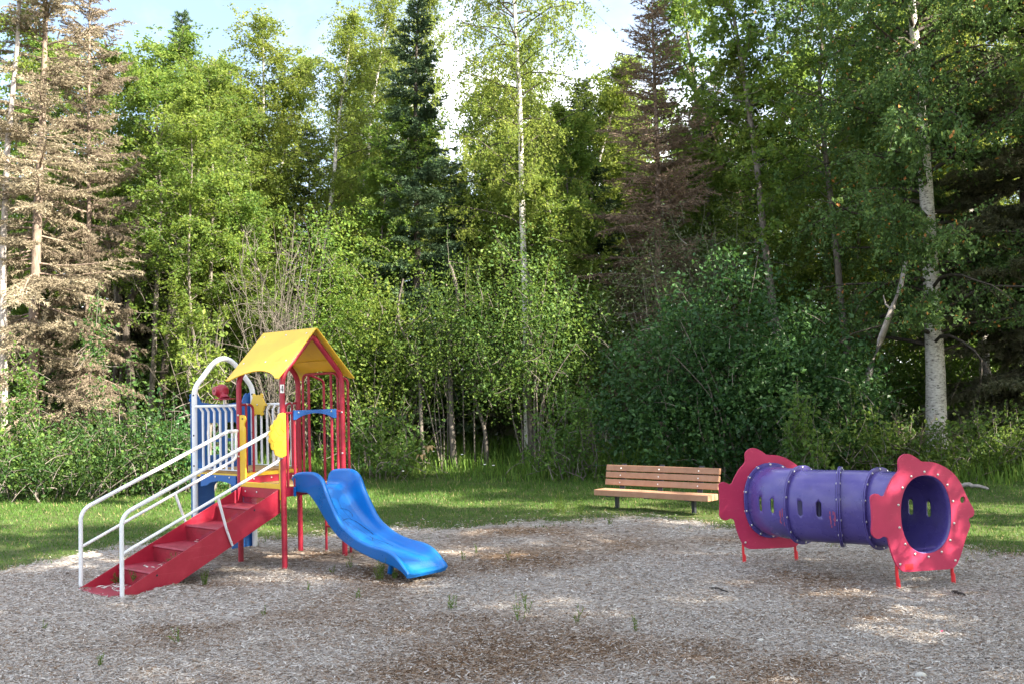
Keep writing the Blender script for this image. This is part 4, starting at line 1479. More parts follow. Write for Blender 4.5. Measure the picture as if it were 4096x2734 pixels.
def conifer(seed, Ht, Rad, base, step, nbr, droop, needle, nlen, bark_r=0.13, dens=1.0, twig_r=0.0, pw=0.8, ragged=0.25, zj=0.06):
    """Whorled branches with side twigs; needles as slim blades along the twigs."""
    rng = np.random.default_rng(seed)
    wd = Wood()
    T = wander((0, 0, -0.3), (0, 0, 1), Ht + 0.3, 16, rng, 0.012, 0.01)
    wd.limb(T, np.linspace(1, 0, len(T)) ** 0.9 * bark_r + 0.006, 8)
    nb, nd, nl = [], [], []
    z = base
    while z < Ht - 0.1:
        tt = (z - base) / (Ht - base)
        for b in range(nbr):
            a = rng.random() * 2 * PI
            L = Rad * (1 - tt) ** pw * (1 - ragged + 2 * ragged * rng.random()) + 0.10
            if rng.random() < 0.06:
                continue
            p = sample_poly(T, [(z + rng.normal(0, zj) + 0.3) / (Ht + 0.3)])[0]
            d = np.array([math.cos(a), math.sin(a), -droop * (1 - tt) + 0.75 * tt ** 1.5])
            P = wander(p, d, L, 5, rng, 0.07, 0.05 * (1 - tt))
            wd.limb(P, np.linspace(0.006 + 0.010 * L, 0.003, len(P)), 4 if L > .5 else 3)
            nt_ = max(3, int(L * 11 * dens))
            u = (np.arange(nt_) + rng.random(nt_)) / nt_
            u = 0.12 + 0.88 * u
            q = sample_poly(P, u)
            dirb = (P[-1] - P[0]) / (np.linalg.norm(P[-1] - P[0]) + 1e-9)
            sd = np.cross(dirb, [0, 0, 1.0])
            sd /= np.linalg.norm(sd) + 1e-9
            for k in range(nt_):
                sg = 1 if k % 2 else -1
                tl = (0.10 + 0.30 * L * (1 - u[k] * 0.75)) * (0.6 + 0.7 * rng.random())
                td = dirb * 0.75 + sd * sg * 0.75 + np.array([0, 0, -0.10 - 0.35 * droop]) + rng.normal(0, 0.16, 3)
                td /= np.linalg.norm(td)
                if twig_r > 0:
                    wd.limb(np.array([q[k], q[k] + td * tl]), np.array([twig_r, twig_r * 0.5]), 3)
                m = rng.poisson(needle * tl / 0.3 * dens)
                if m:
                    s = rng.random(m)[:, None]
                    nb.append(q[k] + td * tl * s)
                    nn = td * 0.9 + rng.normal(0, 0.55, (m, 3))
                    nd.append(nn / (np.linalg.norm(nn, axis=1)[:, None] + 1e-9))
        z += step * (0.8 + 0.4 * rng.random()) * (1 - 0.35 * tt)
    B = np.concatenate(nb)
    D = np.concatenate(nd)
    n = len(B)
    s = np.cross(D, rng.normal(0, 1, (n, 3)))
    s /= np.linalg.norm(s, axis=1)[:, None] + 1e-9
    L = (nlen * (0.6 + 0.8 * rng.random(n)))[:, None]
    V = np.stack([B - s * L * 0.13, B + s * L * 0.13, B + D * L], 1).reshape(-1, 3)
    F = np.arange(n)[:, None] * 3 + [[0, 1, 2]]
    tone = vnoise(B[:, 0] * 1.0 + B[:, 2], B[:, 1] + B[:, 2] * .7, 1.7, 9, 2)
    r = np.clip(0.5 + (tone - .5) * 0.8 + rng.normal(0, .2, n), 0, 1)
    return wd, V, F, np.repeat(r, 3)


def conifer_meshes(name, bark, leaf, *a, **k):
    wd, V, F, r = conifer(*a, **k)
    return wd.mesh(name + '_trunk', bark), np_mesh(name + '_crown', V, F, leaf, False, r)


def bush_cloud(seed, blobs, n_clump, per, size, spread=0.17, shell=0.55):
    """Leaf clumps through a set of ellipsoids (centre, radii), thicker near their surfaces."""
    rng = np.random.default_rng(seed)
    vol = np.array([b[1][0] * b[1][1] * b[1][2] for b in blobs]) ** 0.75
    pick = rng.choice(len(blobs), n_clump, p=vol / vol.sum())
    cen = np.array([b[0] for b in blobs])[pick]
    rad = np.array([b[1] for b in blobs])[pick]
    d = rng.normal(0, 1, (n_clump, 3))
    d /= np.linalg.norm(d, axis=1)[:, None]
    r = shell + (1.06 - shell) * rng.random(n_clump) ** 0.7
    r = np.where(rng.random(n_clump) < 0.25, rng.random(n_clump) ** 0.5 * shell, r)
    cc = cen + d * rad * r[:, None]
    cc = cc[cc[:, 2] > 0.05]
    m = rng.poisson(per, len(cc))
    rep = np.repeat(np.arange(len(cc)), m)
    C = cc[rep] + rng.normal(0, spread, (len(rep), 3)) * np.array([1, 1, 0.75])
    return cc, C[C[:, 2] > 0.02], rng


def bush_meshes(name, seed, blobs, n_clump, per, size, bark, leaf, stems=9, spread=0.17, shell=0.55, droop=0.35, aspect=0.7, shoots=40, zmin=0.02):
    cc, C, rng = bush_cloud(seed, blobs, n_clump, per, size, spread, shell)
    C = C[C[:, 2] > zmin + 0.5 * (rng.random(len(C)) ** 2)] if zmin > 0.1 else C
    wd = Wood()
    for i in range(stems):
        tgt = cc[rng.integers(len(cc))]
        p0 = np.array([tgt[0] * 0.35 + rng.normal(0, .15), tgt[1] * 0.35 + rng.normal(0, .15), -0.2])
        mid = (p0 + tgt) / 2 + rng.normal(0, .15, 3) + np.array([-(tgt[0] - p0[0]) * .15, 0, .2])
        P = np.array(spline([p0, mid, tgt], 5))
        wd.limb(P, np.linspace(0.022, 0.006, len(P)), 5)
    sel = cc[rng.choice(len(cc), min(len(cc), stems * 9), replace=False)]
    for q in sel:
        d = rng.normal(0, 1, 3)
        d[2] = -abs(d[2])
        P = wander(q, d, 0.5, 4, rng, 0.15, -0.05)
        wd.limb(P, np.linspace(0.004, 0.009, len(P)), 3)
    if shoots:
        ex = []
        for q in cc[rng.choice(len(cc), shoots, replace=len(cc) < shoots)]:
            d = q / (np.linalg.norm(q) + 1e-6) * 0.6 + rng.normal(0, .35, 3) + np.array([0, 0, .75])
            P = wander(q, d, 0.35 + 0.6 * rng.random(), 5, rng, .12, .02)
            wd.limb(P, np.linspace(0.006, 0.002, len(P)), 3)
            m = 10 + int(12 * rng.random())
            ex.append(sample_poly(P, rng.random(m)) + rng.normal(0, .045, (m, 3)))
        C = np.concatenate([C] + ex)
    tm, cm = make_meshes(name, wd, C, rng, size, bark, leaf, droop, 0.45, aspect)
    return tm, cm

# ------------------------------------------------------------------ the woods
def at_ground(px, Y, dz=0.0):
    x = float(pix(px, 1090, Y)[0])
    return (x, Y, float(ground_z(x, Y)) + dz)


def top_h(px, ytop, Y):
    return float(pix(px, ytop, Y)[2])


# --- kinds (mesh data shared by their copies)
wd, C, rg = broadleaf(101, 13.5, 0.26, 2.3, 58, 17, 30, 0.070, 0.10, 0.55, 0.60, prof=lambda t: (1 - t) ** 0.5 * (0.6 + 0.6 * t))
BIRCH_A = make_meshes('airy_birch', wd, C, rg, 0.070, BARK_BIRCH, LEAF_BIRCH, 0.5)
wd, C, rg = broadleaf(102, 11.5, 0.16, 2.0, 64, 16, 32, 0.072, 0.075, 0.75, 0.25)
BIRCH_B = make_meshes('upright_birch', wd, C, rg, 0.072, BARK_BIRCH, LEAF_BIRCH, 0.4)
wd, C, rg = broadleaf(103, 10.5, 0.22, 2.3, 68, 16, 32, 0.076, 0.075, 0.6, 0.1)
ASPEN_A = make_meshes('aspen', wd, C, rg, 0.076, BARK_GREY, LEAF_ASPEN, 0.3)
wd, C, rg = broadleaf(104, 9.0, 0.17, 2.1, 70, 16, 31, 0.076, 0.065, 0.6, 0.15, stems=2)
ASPEN_B = make_meshes('twin_aspen', wd, C, rg, 0.076, BARK_GREY, LEAF_ASPEN, 0.3)
wd, C, rg = broadleaf(106, 10.5, 0.40, 2.7, 46, 17, 30, 0.076, 0.075, 0.6, 0.2, prof=lambda t: (1 - t) ** 0.55 * (0.65 + 0.6 * t))
ASPEN_H = make_meshes('high_crowned_aspen', wd, C, rg, 0.076, BARK_GREY, LEAF_ASPEN, 0.3)
wd, C, rg = broadleaf(105, 13.5, 0.34, 2.8, 46, 13, 21, 0.105, 0.11, 0.45, 0.15)
COTTON = make_meshes('poplar', wd, C, rg, 0.105, BARK_GREY, LEAF_ASPEN, 0.4, 0.4, 0.8)
SPRUCE_G = conifer_meshes('green_spruce', BARK_DARK, NEEDLE, 201, 12.4, 1.45, 1.0, 0.40, 6, 0.34, 78, 0.100, 0.14, 1.1, pw=0.70, ragged=0.50)
SPRUCE_D = conifer_meshes('dead_spruce', BARK_DEAD, NEEDLE_DEAD, 202, 14.5, 1.75, 1.2, 0.50, 7, 0.42, 44, 0.070, 0.14, 1.2, 0.004, 0.42, 0.60, zj=0.22)
SPRUCE_B = conifer_meshes('brown_spruce', BARK_DEAD, NEEDLE_BROWN, 203, 12.4, 1.85, 1.8, 0.32, 8, 0.26, 24, 0.080, 0.13, 1.05, 0.005, 0.70, 0.42, zj=0.12)
SPRUCE_O = conifer_meshes('old_spruce', BARK_DARK, NEEDLE_GREY, 204, 14.0, 2.6, 0.7, 0.45, 9, 0.45, 60, 0.110, 0.16, 1.0, 0.003, 0.6, 0.35)
SPRUCE_T = conifer_meshes('thin_spruce', BARK_DARK, NEEDLE, 205, 14.0, 1.2, 2.0, 0.36, 7, 0.38, 60, 0.105, 0.11, 1.0, pw=0.55, ragged=0.35)

wd, C, rg = broadleaf(107, 13.5, 0.28, 3.3, 74, 20, 34, 0.066, 0.10, 0.5, 0.85, prof=lambda t: (1 - t) ** 0.45 * (0.55 + 0.6 * t), trunk_pts=spline([(0, 0, -.3), (.06, .02, 3), (-.02, .06, 6), (.08, 0, 9), (.02, -.04, 11.8), (.10, 0, 13.5)], 4))
BIRCH_W = make_meshes('weeping_birch', wd, C, rg, 0.066, BARK_BIRCH, LEAF_BIRCH, 0.6)
K = random.Random(77)
# --- dead and living trees of the front rows, left to right
x, y, z = at_ground(70, 21.6)
tree('dead_spruce', SPRUCE_D, (x, y, z), 0.4, 1.0, 'big dead spruce with tan needles at the left edge', 'tree')
x, y, z = at_ground(198, 22.5)
tree('dead_spruce', SPRUCE_D, (x, y, z), 2.2, (0.62, 0.62, 0.90), 'slim dead spruce with a reddish top, right of the big tan one', 'tree')
T = [pix(8, 800, 21.0), pix(6, 600, 21.0), pix(18, 330, 21.0), pix(40, 100, 21.0), pix(52, -160, 21.0), pix(60, -300, 21.0)]
bx = np.array([T[0][0], 21.0, float(ground_z(T[0][0], 21.0))])
tp = np.array([[0, 0, -0.2]] + [t - bx for t in T])
wd, C, rg = broadleaf(111, 13.0, 0.62, 1.7, 26, 12, 24, 0.074, 0.085, 0.6, 0.4, trunk_pts=tp)
tree('birch_tree', make_meshes('leaning_birch', wd, C, rg, 0.074, BARK_PALE, LEAF_BIRCH), tuple(bx), 0, 1, 'pale birch trunk leaning at the far left behind the tan spruce', 'tree')

specs = [
    # name, kind meshes, px, Y, base height of kind, top pixel, width factor, label
    ('aspen_tree', ASPEN_H, 285, 25.5, 10.5, 120, 1.0, 'green aspen just right of the slim dead spruce'),
    ('aspen_tree', ASPEN_H, 345, 24.0, 10.5, 165, 1.05, 'twin-stemmed aspen left of the small pointed spruce top'),
    ('aspen_tree', ASPEN_H, 470, 25.0, 10.5, 150, 1.0, 'dark-centred aspen below the small pointed spruce top'),
    ('spruce_tree', SPRUCE_T, 415, 33.0, 14.0, 28, 0.9, 'small pointed spruce top rising above the aspens on the left'),
    ('birch_tree', BIRCH_B, 560, 28.0, 11.5, 100, 0.95, 'yellow-green birch behind the bare grey shrub'),
    ('birch_tree', BIRCH_B, 655, 26.0, 11.5, 130, 1.0, 'sunlit birch directly above the yellow roof'),
    ('birch_tree', BIRCH_A, 770, 28.5, 13.5, -20, 1.0, 'tall bright birch touching the top edge left of the green spruce'),
    ('birch_tree', BIRCH_A, 860, 31.0, 13.5, -15, 0.85, 'second tall bright birch, next to the green spruce'),
    ('aspen_tree', ASPEN_B, 735, 24.5, 9.0, 300, 0.95, 'lower sunny aspen between the roof and the tall bright birches'),
    ('spruce_tree', SPRUCE_G, 968, 25.0, 12.4, -25, 1.0, 'tall green spruce standing in the middle of the woods'),
    ('aspen_tree', ASPEN_A, 1100, 28.0, 10.5, 150, 1.0, 'bright aspen between the green spruce and the white-stemmed birch'),
    ('birch_tree', BIRCH_W, 1212, 24.0, 13.5, -190, 1.0, 'white-stemmed weeping birch in the centre, crown cut by the top edge'),
    ('aspen_tree', ASPEN_A, 1330, 26.5, 10.5, 270, 1.0, 'green aspen right of the white-stemmed birch'),
    ('dead_spruce', SPRUCE_B, 1522, 24.0, 12.4, -60, 1.0, 'dead brown spruce with bare drooping boughs right of centre'),
    ('dead_spruce', SPRUCE_B, 1660, 28.0, 12.4, 170, 0.75, 'thin dead spruce behind the poplar, right of the big brown one'),
    ('spruce_tree', SPRUCE_T, 1735, 30.0, 14.0, 190, 0.8, 'thin dark spruce stem right of the thin dead spruce'),
    ('poplar_tree', COTTON, 1800, 23.5, 13.5, -230, 1.0, 'open poplar with large leaves against the bright cloud'),
    ('spruce_tree', SPRUCE_O, 2375, 22.0, 14.0, -420, 1.0, 'old grey-green spruce at the right edge beside the white birch'),
    ('birch_tree', BIRCH_A, 2240, 26.0, 13.5, -160, 1.3, 'birch between the white birch and the old spruce'),
    ('spruce_tree', SPRUCE_T, 2190, 31.0, 14.0, -60, 1.0, 'farther thin spruce just behind the white birch trunk'),
    ('aspen_tree', ASPEN_A, 1960, 26.5, 10.5, 150, 1.0, 'dark aspen behind the leaning dead trunk'),
    ('birch_tree', BIRCH_B, 600, 30.5, 11.5, 185, 1.3, 'pale birch farther back, left of the sunlit one above the roof'),
    ('birch_tree', BIRCH_A, 700, 27.0, 13.5, 60, 1.05, 'sunny birch between the roof peak and the tall bright birches'),
    ('aspen_tree', ASPEN_A, 830, 26.0, 10.5, 250, 1.15, 'sunny aspen just left of the tall green spruce'),
    ('birch_tree', BIRCH_B, 1150, 26.0, 11.5, 215, 1.15, 'lighter birch close on the left of the white-stemmed one'),
    ('birch_tree', BIRCH_B, 1275, 28.0, 11.5, 110, 1.25, 'yellow-green birch behind the white-stemmed one'),
    ('aspen_tree', ASPEN_B, 1400, 25.0, 9.0, 330, 1.05, 'green aspen just left of the dead brown spruce'),
    ('aspen_tree', ASPEN_A, 1650, 25.0, 10.5, 310, 1.0, 'shaded aspen at the right foot of the dead brown spruce'),
    ('poplar_tree', COTTON, 1690, 25.5, 13.5, -120, 0.85, 'smaller open poplar right of the dead brown spruce'),
    ('aspen_tree', ASPEN_B, 1880, 25.0, 9.0, 120, 1.1, 'dark aspen between the poplar and the white birch'),
    ('aspen_tree', ASPEN_H, 395, 26.5, 10.5, 105, 1.2, 'yellow-green aspen in front of the small pointed spruce top'),
    ('aspen_tree', ASPEN_B, 520, 24.2, 9.0, 260, 1.05, 'lower aspen left of the bare grey shrub'),
    ('spruce_tree', SPRUCE_O, 330, 30.0, 14.0, 420, 0.8, 'dark spruce in the shade behind the leaning dark trunks'),
    ('spruce_tree', SPRUCE_O, 430, 29.0, 14.0, 470, 0.75, 'dark low spruce in the shade behind the white arch'),
    ('aspen_tree', ASPEN_H, 1960, 23.0, 10.5, -150, 1.2, 'leafy aspen filling the space left of the thick white trunk'),
    ('birch_tree', BIRCH_A, 2290, 23.5, 13.5, -140, 1.4, 'leafy birch right of the thick white trunk'),
    ('birch_tree', BIRCH_B, 2060, 27.0, 11.5, -20, 1.3, 'upright birch behind the leaning dead trunk'),
    ('birch_tree', BIRCH_A, 585, 29.5, 13.5, 95, 1.25, 'airy birch on the left of the sunlit one above the roof'),
    ('birch_tree', BIRCH_A, 640, 31.0, 13.5, 120, 1.3, 'airy birch just behind the sunlit one above the roof'),
    ('birch_tree', BIRCH_A, 730, 30.5, 13.5, 40, 1.2, 'airy birch just left of the tall bright one'),
    ('birch_tree', BIRCH_A, 1075, 30.0, 13.5, 120, 1.2, 'airy birch on the right of the tall green spruce'),
    ('birch_tree', BIRCH_A, 1425, 29.0, 13.5, 200, 1.2, 'airy birch close on the left of the dead brown spruce'),
    ('aspen_tree', ASPEN_A, -40, 25.0, 10.5, 60, 1.2, 'aspen behind the tan spruce, cut by the left edge'),
    ('aspen_tree', ASPEN_H, 120, 27.0, 10.5, 90, 1.1, 'green aspen showing between the two tan dead spruces'),
    ('spruce_tree', SPRUCE_O, 1180, 25.5, 14.0, 560, 0.55, 'short dark spruce at the foot of the white-stemmed birch'),
    ('spruce_tree', SPRUCE_O, 250, 28.5, 14.0, 330, 0.8, 'dark spruce hidden behind the slim dead spruce'),
    ('spruce_tree', SPRUCE_G, 900, 27.5, 12.4, 330, 0.9, 'shaded spruce left of and behind the tall green spruce'),
]
for nm, me, px, Y, h0, yt, wf, lab in specs:
    x, y, z = at_ground(px, Y)
    s = (top_h(px, yt, Y) - z) / h0
    tree(nm, me, (x, y, z), K.random() * 6.28, (s ** 0.6 * wf, s ** 0.6 * wf, s), lab, 'tree')

# big drooping birch on the right, with its thick white trunk
Tp = [pix(2148, 1000, 21.0), pix(2146, 860, 21.0), pix(2140, 720, 21.0), pix(2132, 560, 21.0), pix(2118, 330, 21.0), pix(2104, 150, 21.0), pix(2086, -40, 21.0), pix(2080, -300, 21.0), pix(2070, -520, 21.0)]
bx = np.array([Tp[0][0], 21.0, float(ground_z(Tp[0][0], 21.0))])
tp = np.array([[0.02, 0, -0.3]] + [t - bx for t in Tp])
wd, C, rg = broadleaf(121, 14, 0.24, 4.1, 120, 34, 31, 0.074, 0.235, 0.40, 0.85, prof=lambda t: (0.62 + 0.55 * t) * (1 - t) ** 0.4, trunk_pts=tp)
keep = np.hypot(C[:, 0] - np.interp(C[:, 2], tp[:, 2], tp[:, 0]), C[:, 1]) > 0.25
gap = (np.abs(C[:, 0] - np.interp(C[:, 2], tp[:, 2], tp[:, 0]) + 0.08 * C[:, 1]) < 0.34) & (C[:, 1] < 0.3) & (C[:, 2] < 3.5 + 0.5 * np.sin(C[:, 0] * 9))
C = C[keep & (C[:, 2] > 2.6) & ~gap]
tree('birch_tree', make_meshes('drooping_birch', wd, C, rg, 0.080, BARK_BIRCH, LEAF_WEEP, 0.6), tuple(bx), 0, 1, 'big weeping birch with a thick white trunk on the right', 'tree')

# leaning dead trunk left of it
P = [pix(1978, 930, 19.6), pix(1994, 850, 19.6), pix(2020, 780, 19.7), pix(2046, 710, 19.8), pix(2066, 655, 19.9), pix(2078, 600, 20.0)]
lt = thing('dead_tree', 'grey leaning dead trunk behind the big dark bush', 'dead tree', tuple(P[0] + np.array([0, 0, -0.9])), 0)
wd = Wood()
o0 = P[0] + np.array([0, 0, -0.9])
wd.limb(np.array([(-.1, 0, 0)] + [p - o0 for p in P]), [0.085, 0.08, 0.072, 0.066, 0.06, 0.052, 0.04], 8)
wd.limb(np.array([P[3] - o0, P[3] - o0 + (-0.12, 0, .10), P[3] - o0 + (-.16, 0, .3)]), [0.03, .022, .01], 5)
put('trunk', wd.mesh('dead_trunk', BARK_PALE), lt)

# --- bushes of the wood's edge
def bush(name, px, Y, seed, blobs, nc, per, size, leaf, label, bark=BARK_GREY, cat='bush', **kw):
    x, y, z = at_ground(px, Y)
    me = bush_meshes(name, seed, blobs, nc, per, size, bark, leaf, **kw)
    return tree(name, me, (x, y, z), 0, 1, label, cat, tn='stems', cn='foliage')


def hgt(px, yt, Y):
    return top_h(px, yt, Y) - at_ground(px, Y)[2]


h = hgt(1690, 575, 19.6)
bush('dark_bush', 1700, 19.8, 301, [((0, 0, h * .50), (1.75, 1.2, h * .5)), ((-1.55, -.2, h * .33), (1.25, 1.0, h * .34)), ((1.5, -.1, h * .36), (1.25, 1.0, h * .36)), ((.4, -.4, h * .28), (2.2, 1.1, h * .30)), ((2.3, .1, h * .24), (.7, .8, h * .25))],
     1700, 23, 0.090, LEAF_DARK, 'huge dark glossy bush behind the bench and the tunnel', stems=16, spread=0.16, shell=0.6, aspect=0.72)
bush('willow_bush', 1560, 22.3, 302, [((0, 0, 4.0), (1.3, 1, 1.3)), ((1.2, .3, 4.4), (1.2, 1, 1.2)), ((-.6, 0, 2.8), (1.2, 1, 1.6))], 420, 22, 0.060, LEAF_GREY, 'grey-green willow rising behind the huge dark bush', spread=0.2, aspect=0.4)
bush('tall_shrub', 1215, 22.0, 303, [((0, 0, 4.3), (.9, .8, 1.3)), ((.5, -.3, 3.1), (1.1, .9, 1.2)), ((-.6, 0, 3.0), (1.0, .9, 1.3)), ((.1, 0, 2.0), (1.2, .9, 1.0))], 430, 21, 0.072, LEAF_SHRUB, 'bright tall shrub below the white-stemmed birch', spread=0.2, zmin=0.9, bark=BARK_TWIG)
bush('tall_shrub', 1050, 22.6, 304, [((0, 0, 3.5), (.9, .8, 1.4)), ((-.7, .2, 2.8), (.9, .8, 1.2)), ((.4, 0, 2.2), (1.1, .9, 1.1))], 360, 21, 0.070, LEAF_SHRUB, 'tall shrub with thin stems left of the bright one', spread=0.2, zmin=0.9, bark=BARK_TWIG)
bush('tall_shrub', 880, 23.0, 305, [((0, 0, 3.9), (1.0, .8, 1.4)), ((-.6, 0, 2.6), (1.0, .8, 1.3)), ((.7, 0, 2.4), (.9, .8, 1.2)), ((0, 0, 1.4), (1.2, .9, .9))], 420, 21, 0.072, LEAF_ASPEN, 'yellow-green shrub right of the yellow roof', spread=0.2, zmin=0.9, bark=BARK_TWIG)
bush('tall_shrub', 745, 23.4, 306, [((0, 0, 4.6), (.9, .8, 1.6)), ((.2, 0, 3.0), (1.1, .8, 1.4)), ((-.3, 0, 1.8), (1.0, .8, 1.2))], 390, 21, 0.072, LEAF_ASPEN, 'tall yellow-green shrub right behind the yellow roof', spread=0.2, zmin=0.9, bark=BARK_TWIG)
bush('low_shrub', 850, 21.6, 307, [((0, 0, .75), (1.0, .8, .8)), ((.7, -.2, .5), (.7, .6, .55))], 190, 18, 0.075, LEAF_SHRUB, 'low leafy shrub behind the blue slide', spread=0.14)
bush('low_shrub', 1330, 20.6, 308, [((0, 0, .9), (.8, .7, .9)), ((-.6, 0, .5), (.6, .6, .5))], 150, 18, 0.070, LEAF_SHRUB, 'low shrub at the left foot of the huge dark bush', spread=0.14)
bush('tall_shrub', 1345, 22.8, 309, [((0, 0, 2.6), (.9, .8, 1.6)), ((.3, 0, 1.5), (1.0, .8, 1.2))], 260, 20, 0.070, LEAF_SHRUB, 'dim shrub filling the gap left of the huge dark bush', spread=0.2, zmin=0.9, bark=BARK_TWIG)
bush('sapling', 1845, 18.0, 310, [((0, 0, .75), (.28, .28, .75)), ((.05, 0, .45), (.36, .3, .4))], 70, 14, 0.085, LEAF_SHRUB, 'small light-green sapling behind the purple tube', spread=0.10, stems=4)
bush('leafy_bush', 45, 19.8, 311, [((0, 0, 1.0), (.5, .5, 1.0)), ((-.3, 0, .7), (.9, .7, .8)), ((.10, 0, 2.1), (.22, .25, .9)), ((-.5, 0, 1.7), (.22, .25, .7))], 200, 17, 0.082, LEAF_SHRUB, 'sunlit bush at the far left edge', spread=0.13)
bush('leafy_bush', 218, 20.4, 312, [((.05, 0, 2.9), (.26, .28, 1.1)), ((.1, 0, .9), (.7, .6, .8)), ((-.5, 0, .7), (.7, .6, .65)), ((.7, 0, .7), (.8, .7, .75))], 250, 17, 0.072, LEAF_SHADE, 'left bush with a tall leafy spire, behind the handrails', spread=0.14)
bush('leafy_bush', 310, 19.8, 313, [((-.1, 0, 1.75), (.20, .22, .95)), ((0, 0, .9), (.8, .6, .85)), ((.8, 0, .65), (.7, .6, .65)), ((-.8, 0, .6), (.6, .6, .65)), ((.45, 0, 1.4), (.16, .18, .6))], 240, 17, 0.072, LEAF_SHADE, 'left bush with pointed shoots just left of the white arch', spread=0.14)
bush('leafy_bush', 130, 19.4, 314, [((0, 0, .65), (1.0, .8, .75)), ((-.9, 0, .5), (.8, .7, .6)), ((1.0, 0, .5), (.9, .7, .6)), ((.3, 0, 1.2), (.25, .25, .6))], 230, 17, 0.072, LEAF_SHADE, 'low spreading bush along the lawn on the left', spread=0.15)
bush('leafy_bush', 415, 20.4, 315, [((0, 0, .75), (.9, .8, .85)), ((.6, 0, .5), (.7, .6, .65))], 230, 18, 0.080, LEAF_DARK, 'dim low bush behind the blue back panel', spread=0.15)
bush('sapling', 462, 17.2, 316, [((-.25, 0, 2.55), (.22, .22, .30)), ((.22, 0, 2.45), (.20, .25, .42)), ((.10, 0, 1.9), (.25, .25, .35))], 46, 15, 0.080, LEAF_BIRCH, 'yellow-green sapling seen through the white arch', spread=0.07, stems=5)
bush('leafy_bush', 2250, 18.6, 317, [((0, 0, .55), (.9, .7, .65)), ((.9, 0, .5), (.8, .7, .6)), ((-.8, 0, .4), (.7, .6, .5))], 300, 17, 0.070, LEAF_SHRUB, 'sunlit low greenery below the old spruce on the right', spread=0.14)
bush('low_shrub', 1985, 18.7, 318, [((0, 0, .6), (.8, .6, .65)), ((.7, 0, .45), (.6, .5, .5))], 170, 17, 0.075, LEAF_SHRUB, 'low shrub behind the tunnel at the right foot of the huge bush', spread=0.14)
bush('leafy_bush', 2160, 24.0, 319, [((0, 0, 1.3), (1.4, 1.0, 1.4)), ((1.6, 0, 1.0), (1.2, 1.0, 1.1)), ((-1.4, 0, 1.2), (1.2, 1.0, 1.2))], 380, 18, 0.072, LEAF_SHRUB, 'shaded undergrowth behind the thick white trunk', spread=0.16)

# --- bare shrubs
def bare(name, px, Y, seed, n, Ht, spread, r, label, bark, sub=6):
    rng = np.random.default_rng(seed)
    wd = Wood()
    for i in range(n):
        a = rng.random() * 2 * PI
        d = np.array([math.cos(a) * spread * rng.random(), math.sin(a) * spread * rng.random(), 1.0])
        L = Ht * (0.6 + 0.45 * rng.random())
        P = wander((rng.normal(0, .10), rng.normal(0, .10), -0.1), d, L, 10, rng, 0.07, 0.03)
        wd.limb(P, np.linspace(r * (0.6 + .6 * rng.random()), 0.004, len(P)), 5)
        for k in range(sub):
            q = sample_poly(P, [0.3 + 0.65 * rng.random()])[0]
            dd = rng.normal(0, 1, 3)
            dd[2] = abs(dd[2]) * 0.9 + 0.3
            Q = wander(q, dd, (0.25 + 0.5 * rng.random()) * min(1.6, L * .35), 5, rng, 0.12, 0.05)
            wd.limb(Q, np.linspace(0.009, 0.003, len(Q)), 4)
            for m in range(2):
                q2 = sample_poly(Q, [0.4 + 0.5 * rng.random()])[0]
                d2 = rng.normal(0, 1, 3)
                d2[2] = abs(d2[2])
                R2 = wander(q2, d2, 0.25 * min(1.5, L * .3), 3, rng, 0.12, 0.05)
                wd.limb(R2, np.linspace(0.005, 0.002, len(R2)), 3)
    x, y, z = at_ground(px, Y)
    return tag(put(name, wd.mesh(name, bark), None, (x, y, z)), label, 'bare shrub')


bare('bare_shrub', 640, 22.2, 401, 34, 5.6, 0.15, 0.013, 'tall bare grey shrub with many stems behind the yellow roof', BARK_TWIG)
bare('bare_shrub', 2082, 18.9, 402, 9, 1.45, 0.75, 0.016, 'leafless grey shrub in front of the thick white trunk', BARK_DEAD, 8)
bare('bare_shrub', 2160, 19.4, 403, 7, 1.25, 0.85, 0.014, 'second leafless shrub, right of the thick white trunk', BARK_DEAD, 7)
bare('bare_shrub', 470, 23.2, 404, 9, 4.6, 0.55, 0.022, 'bare branching shrub left of the yellow roof in the shade', BARK_TWIG)

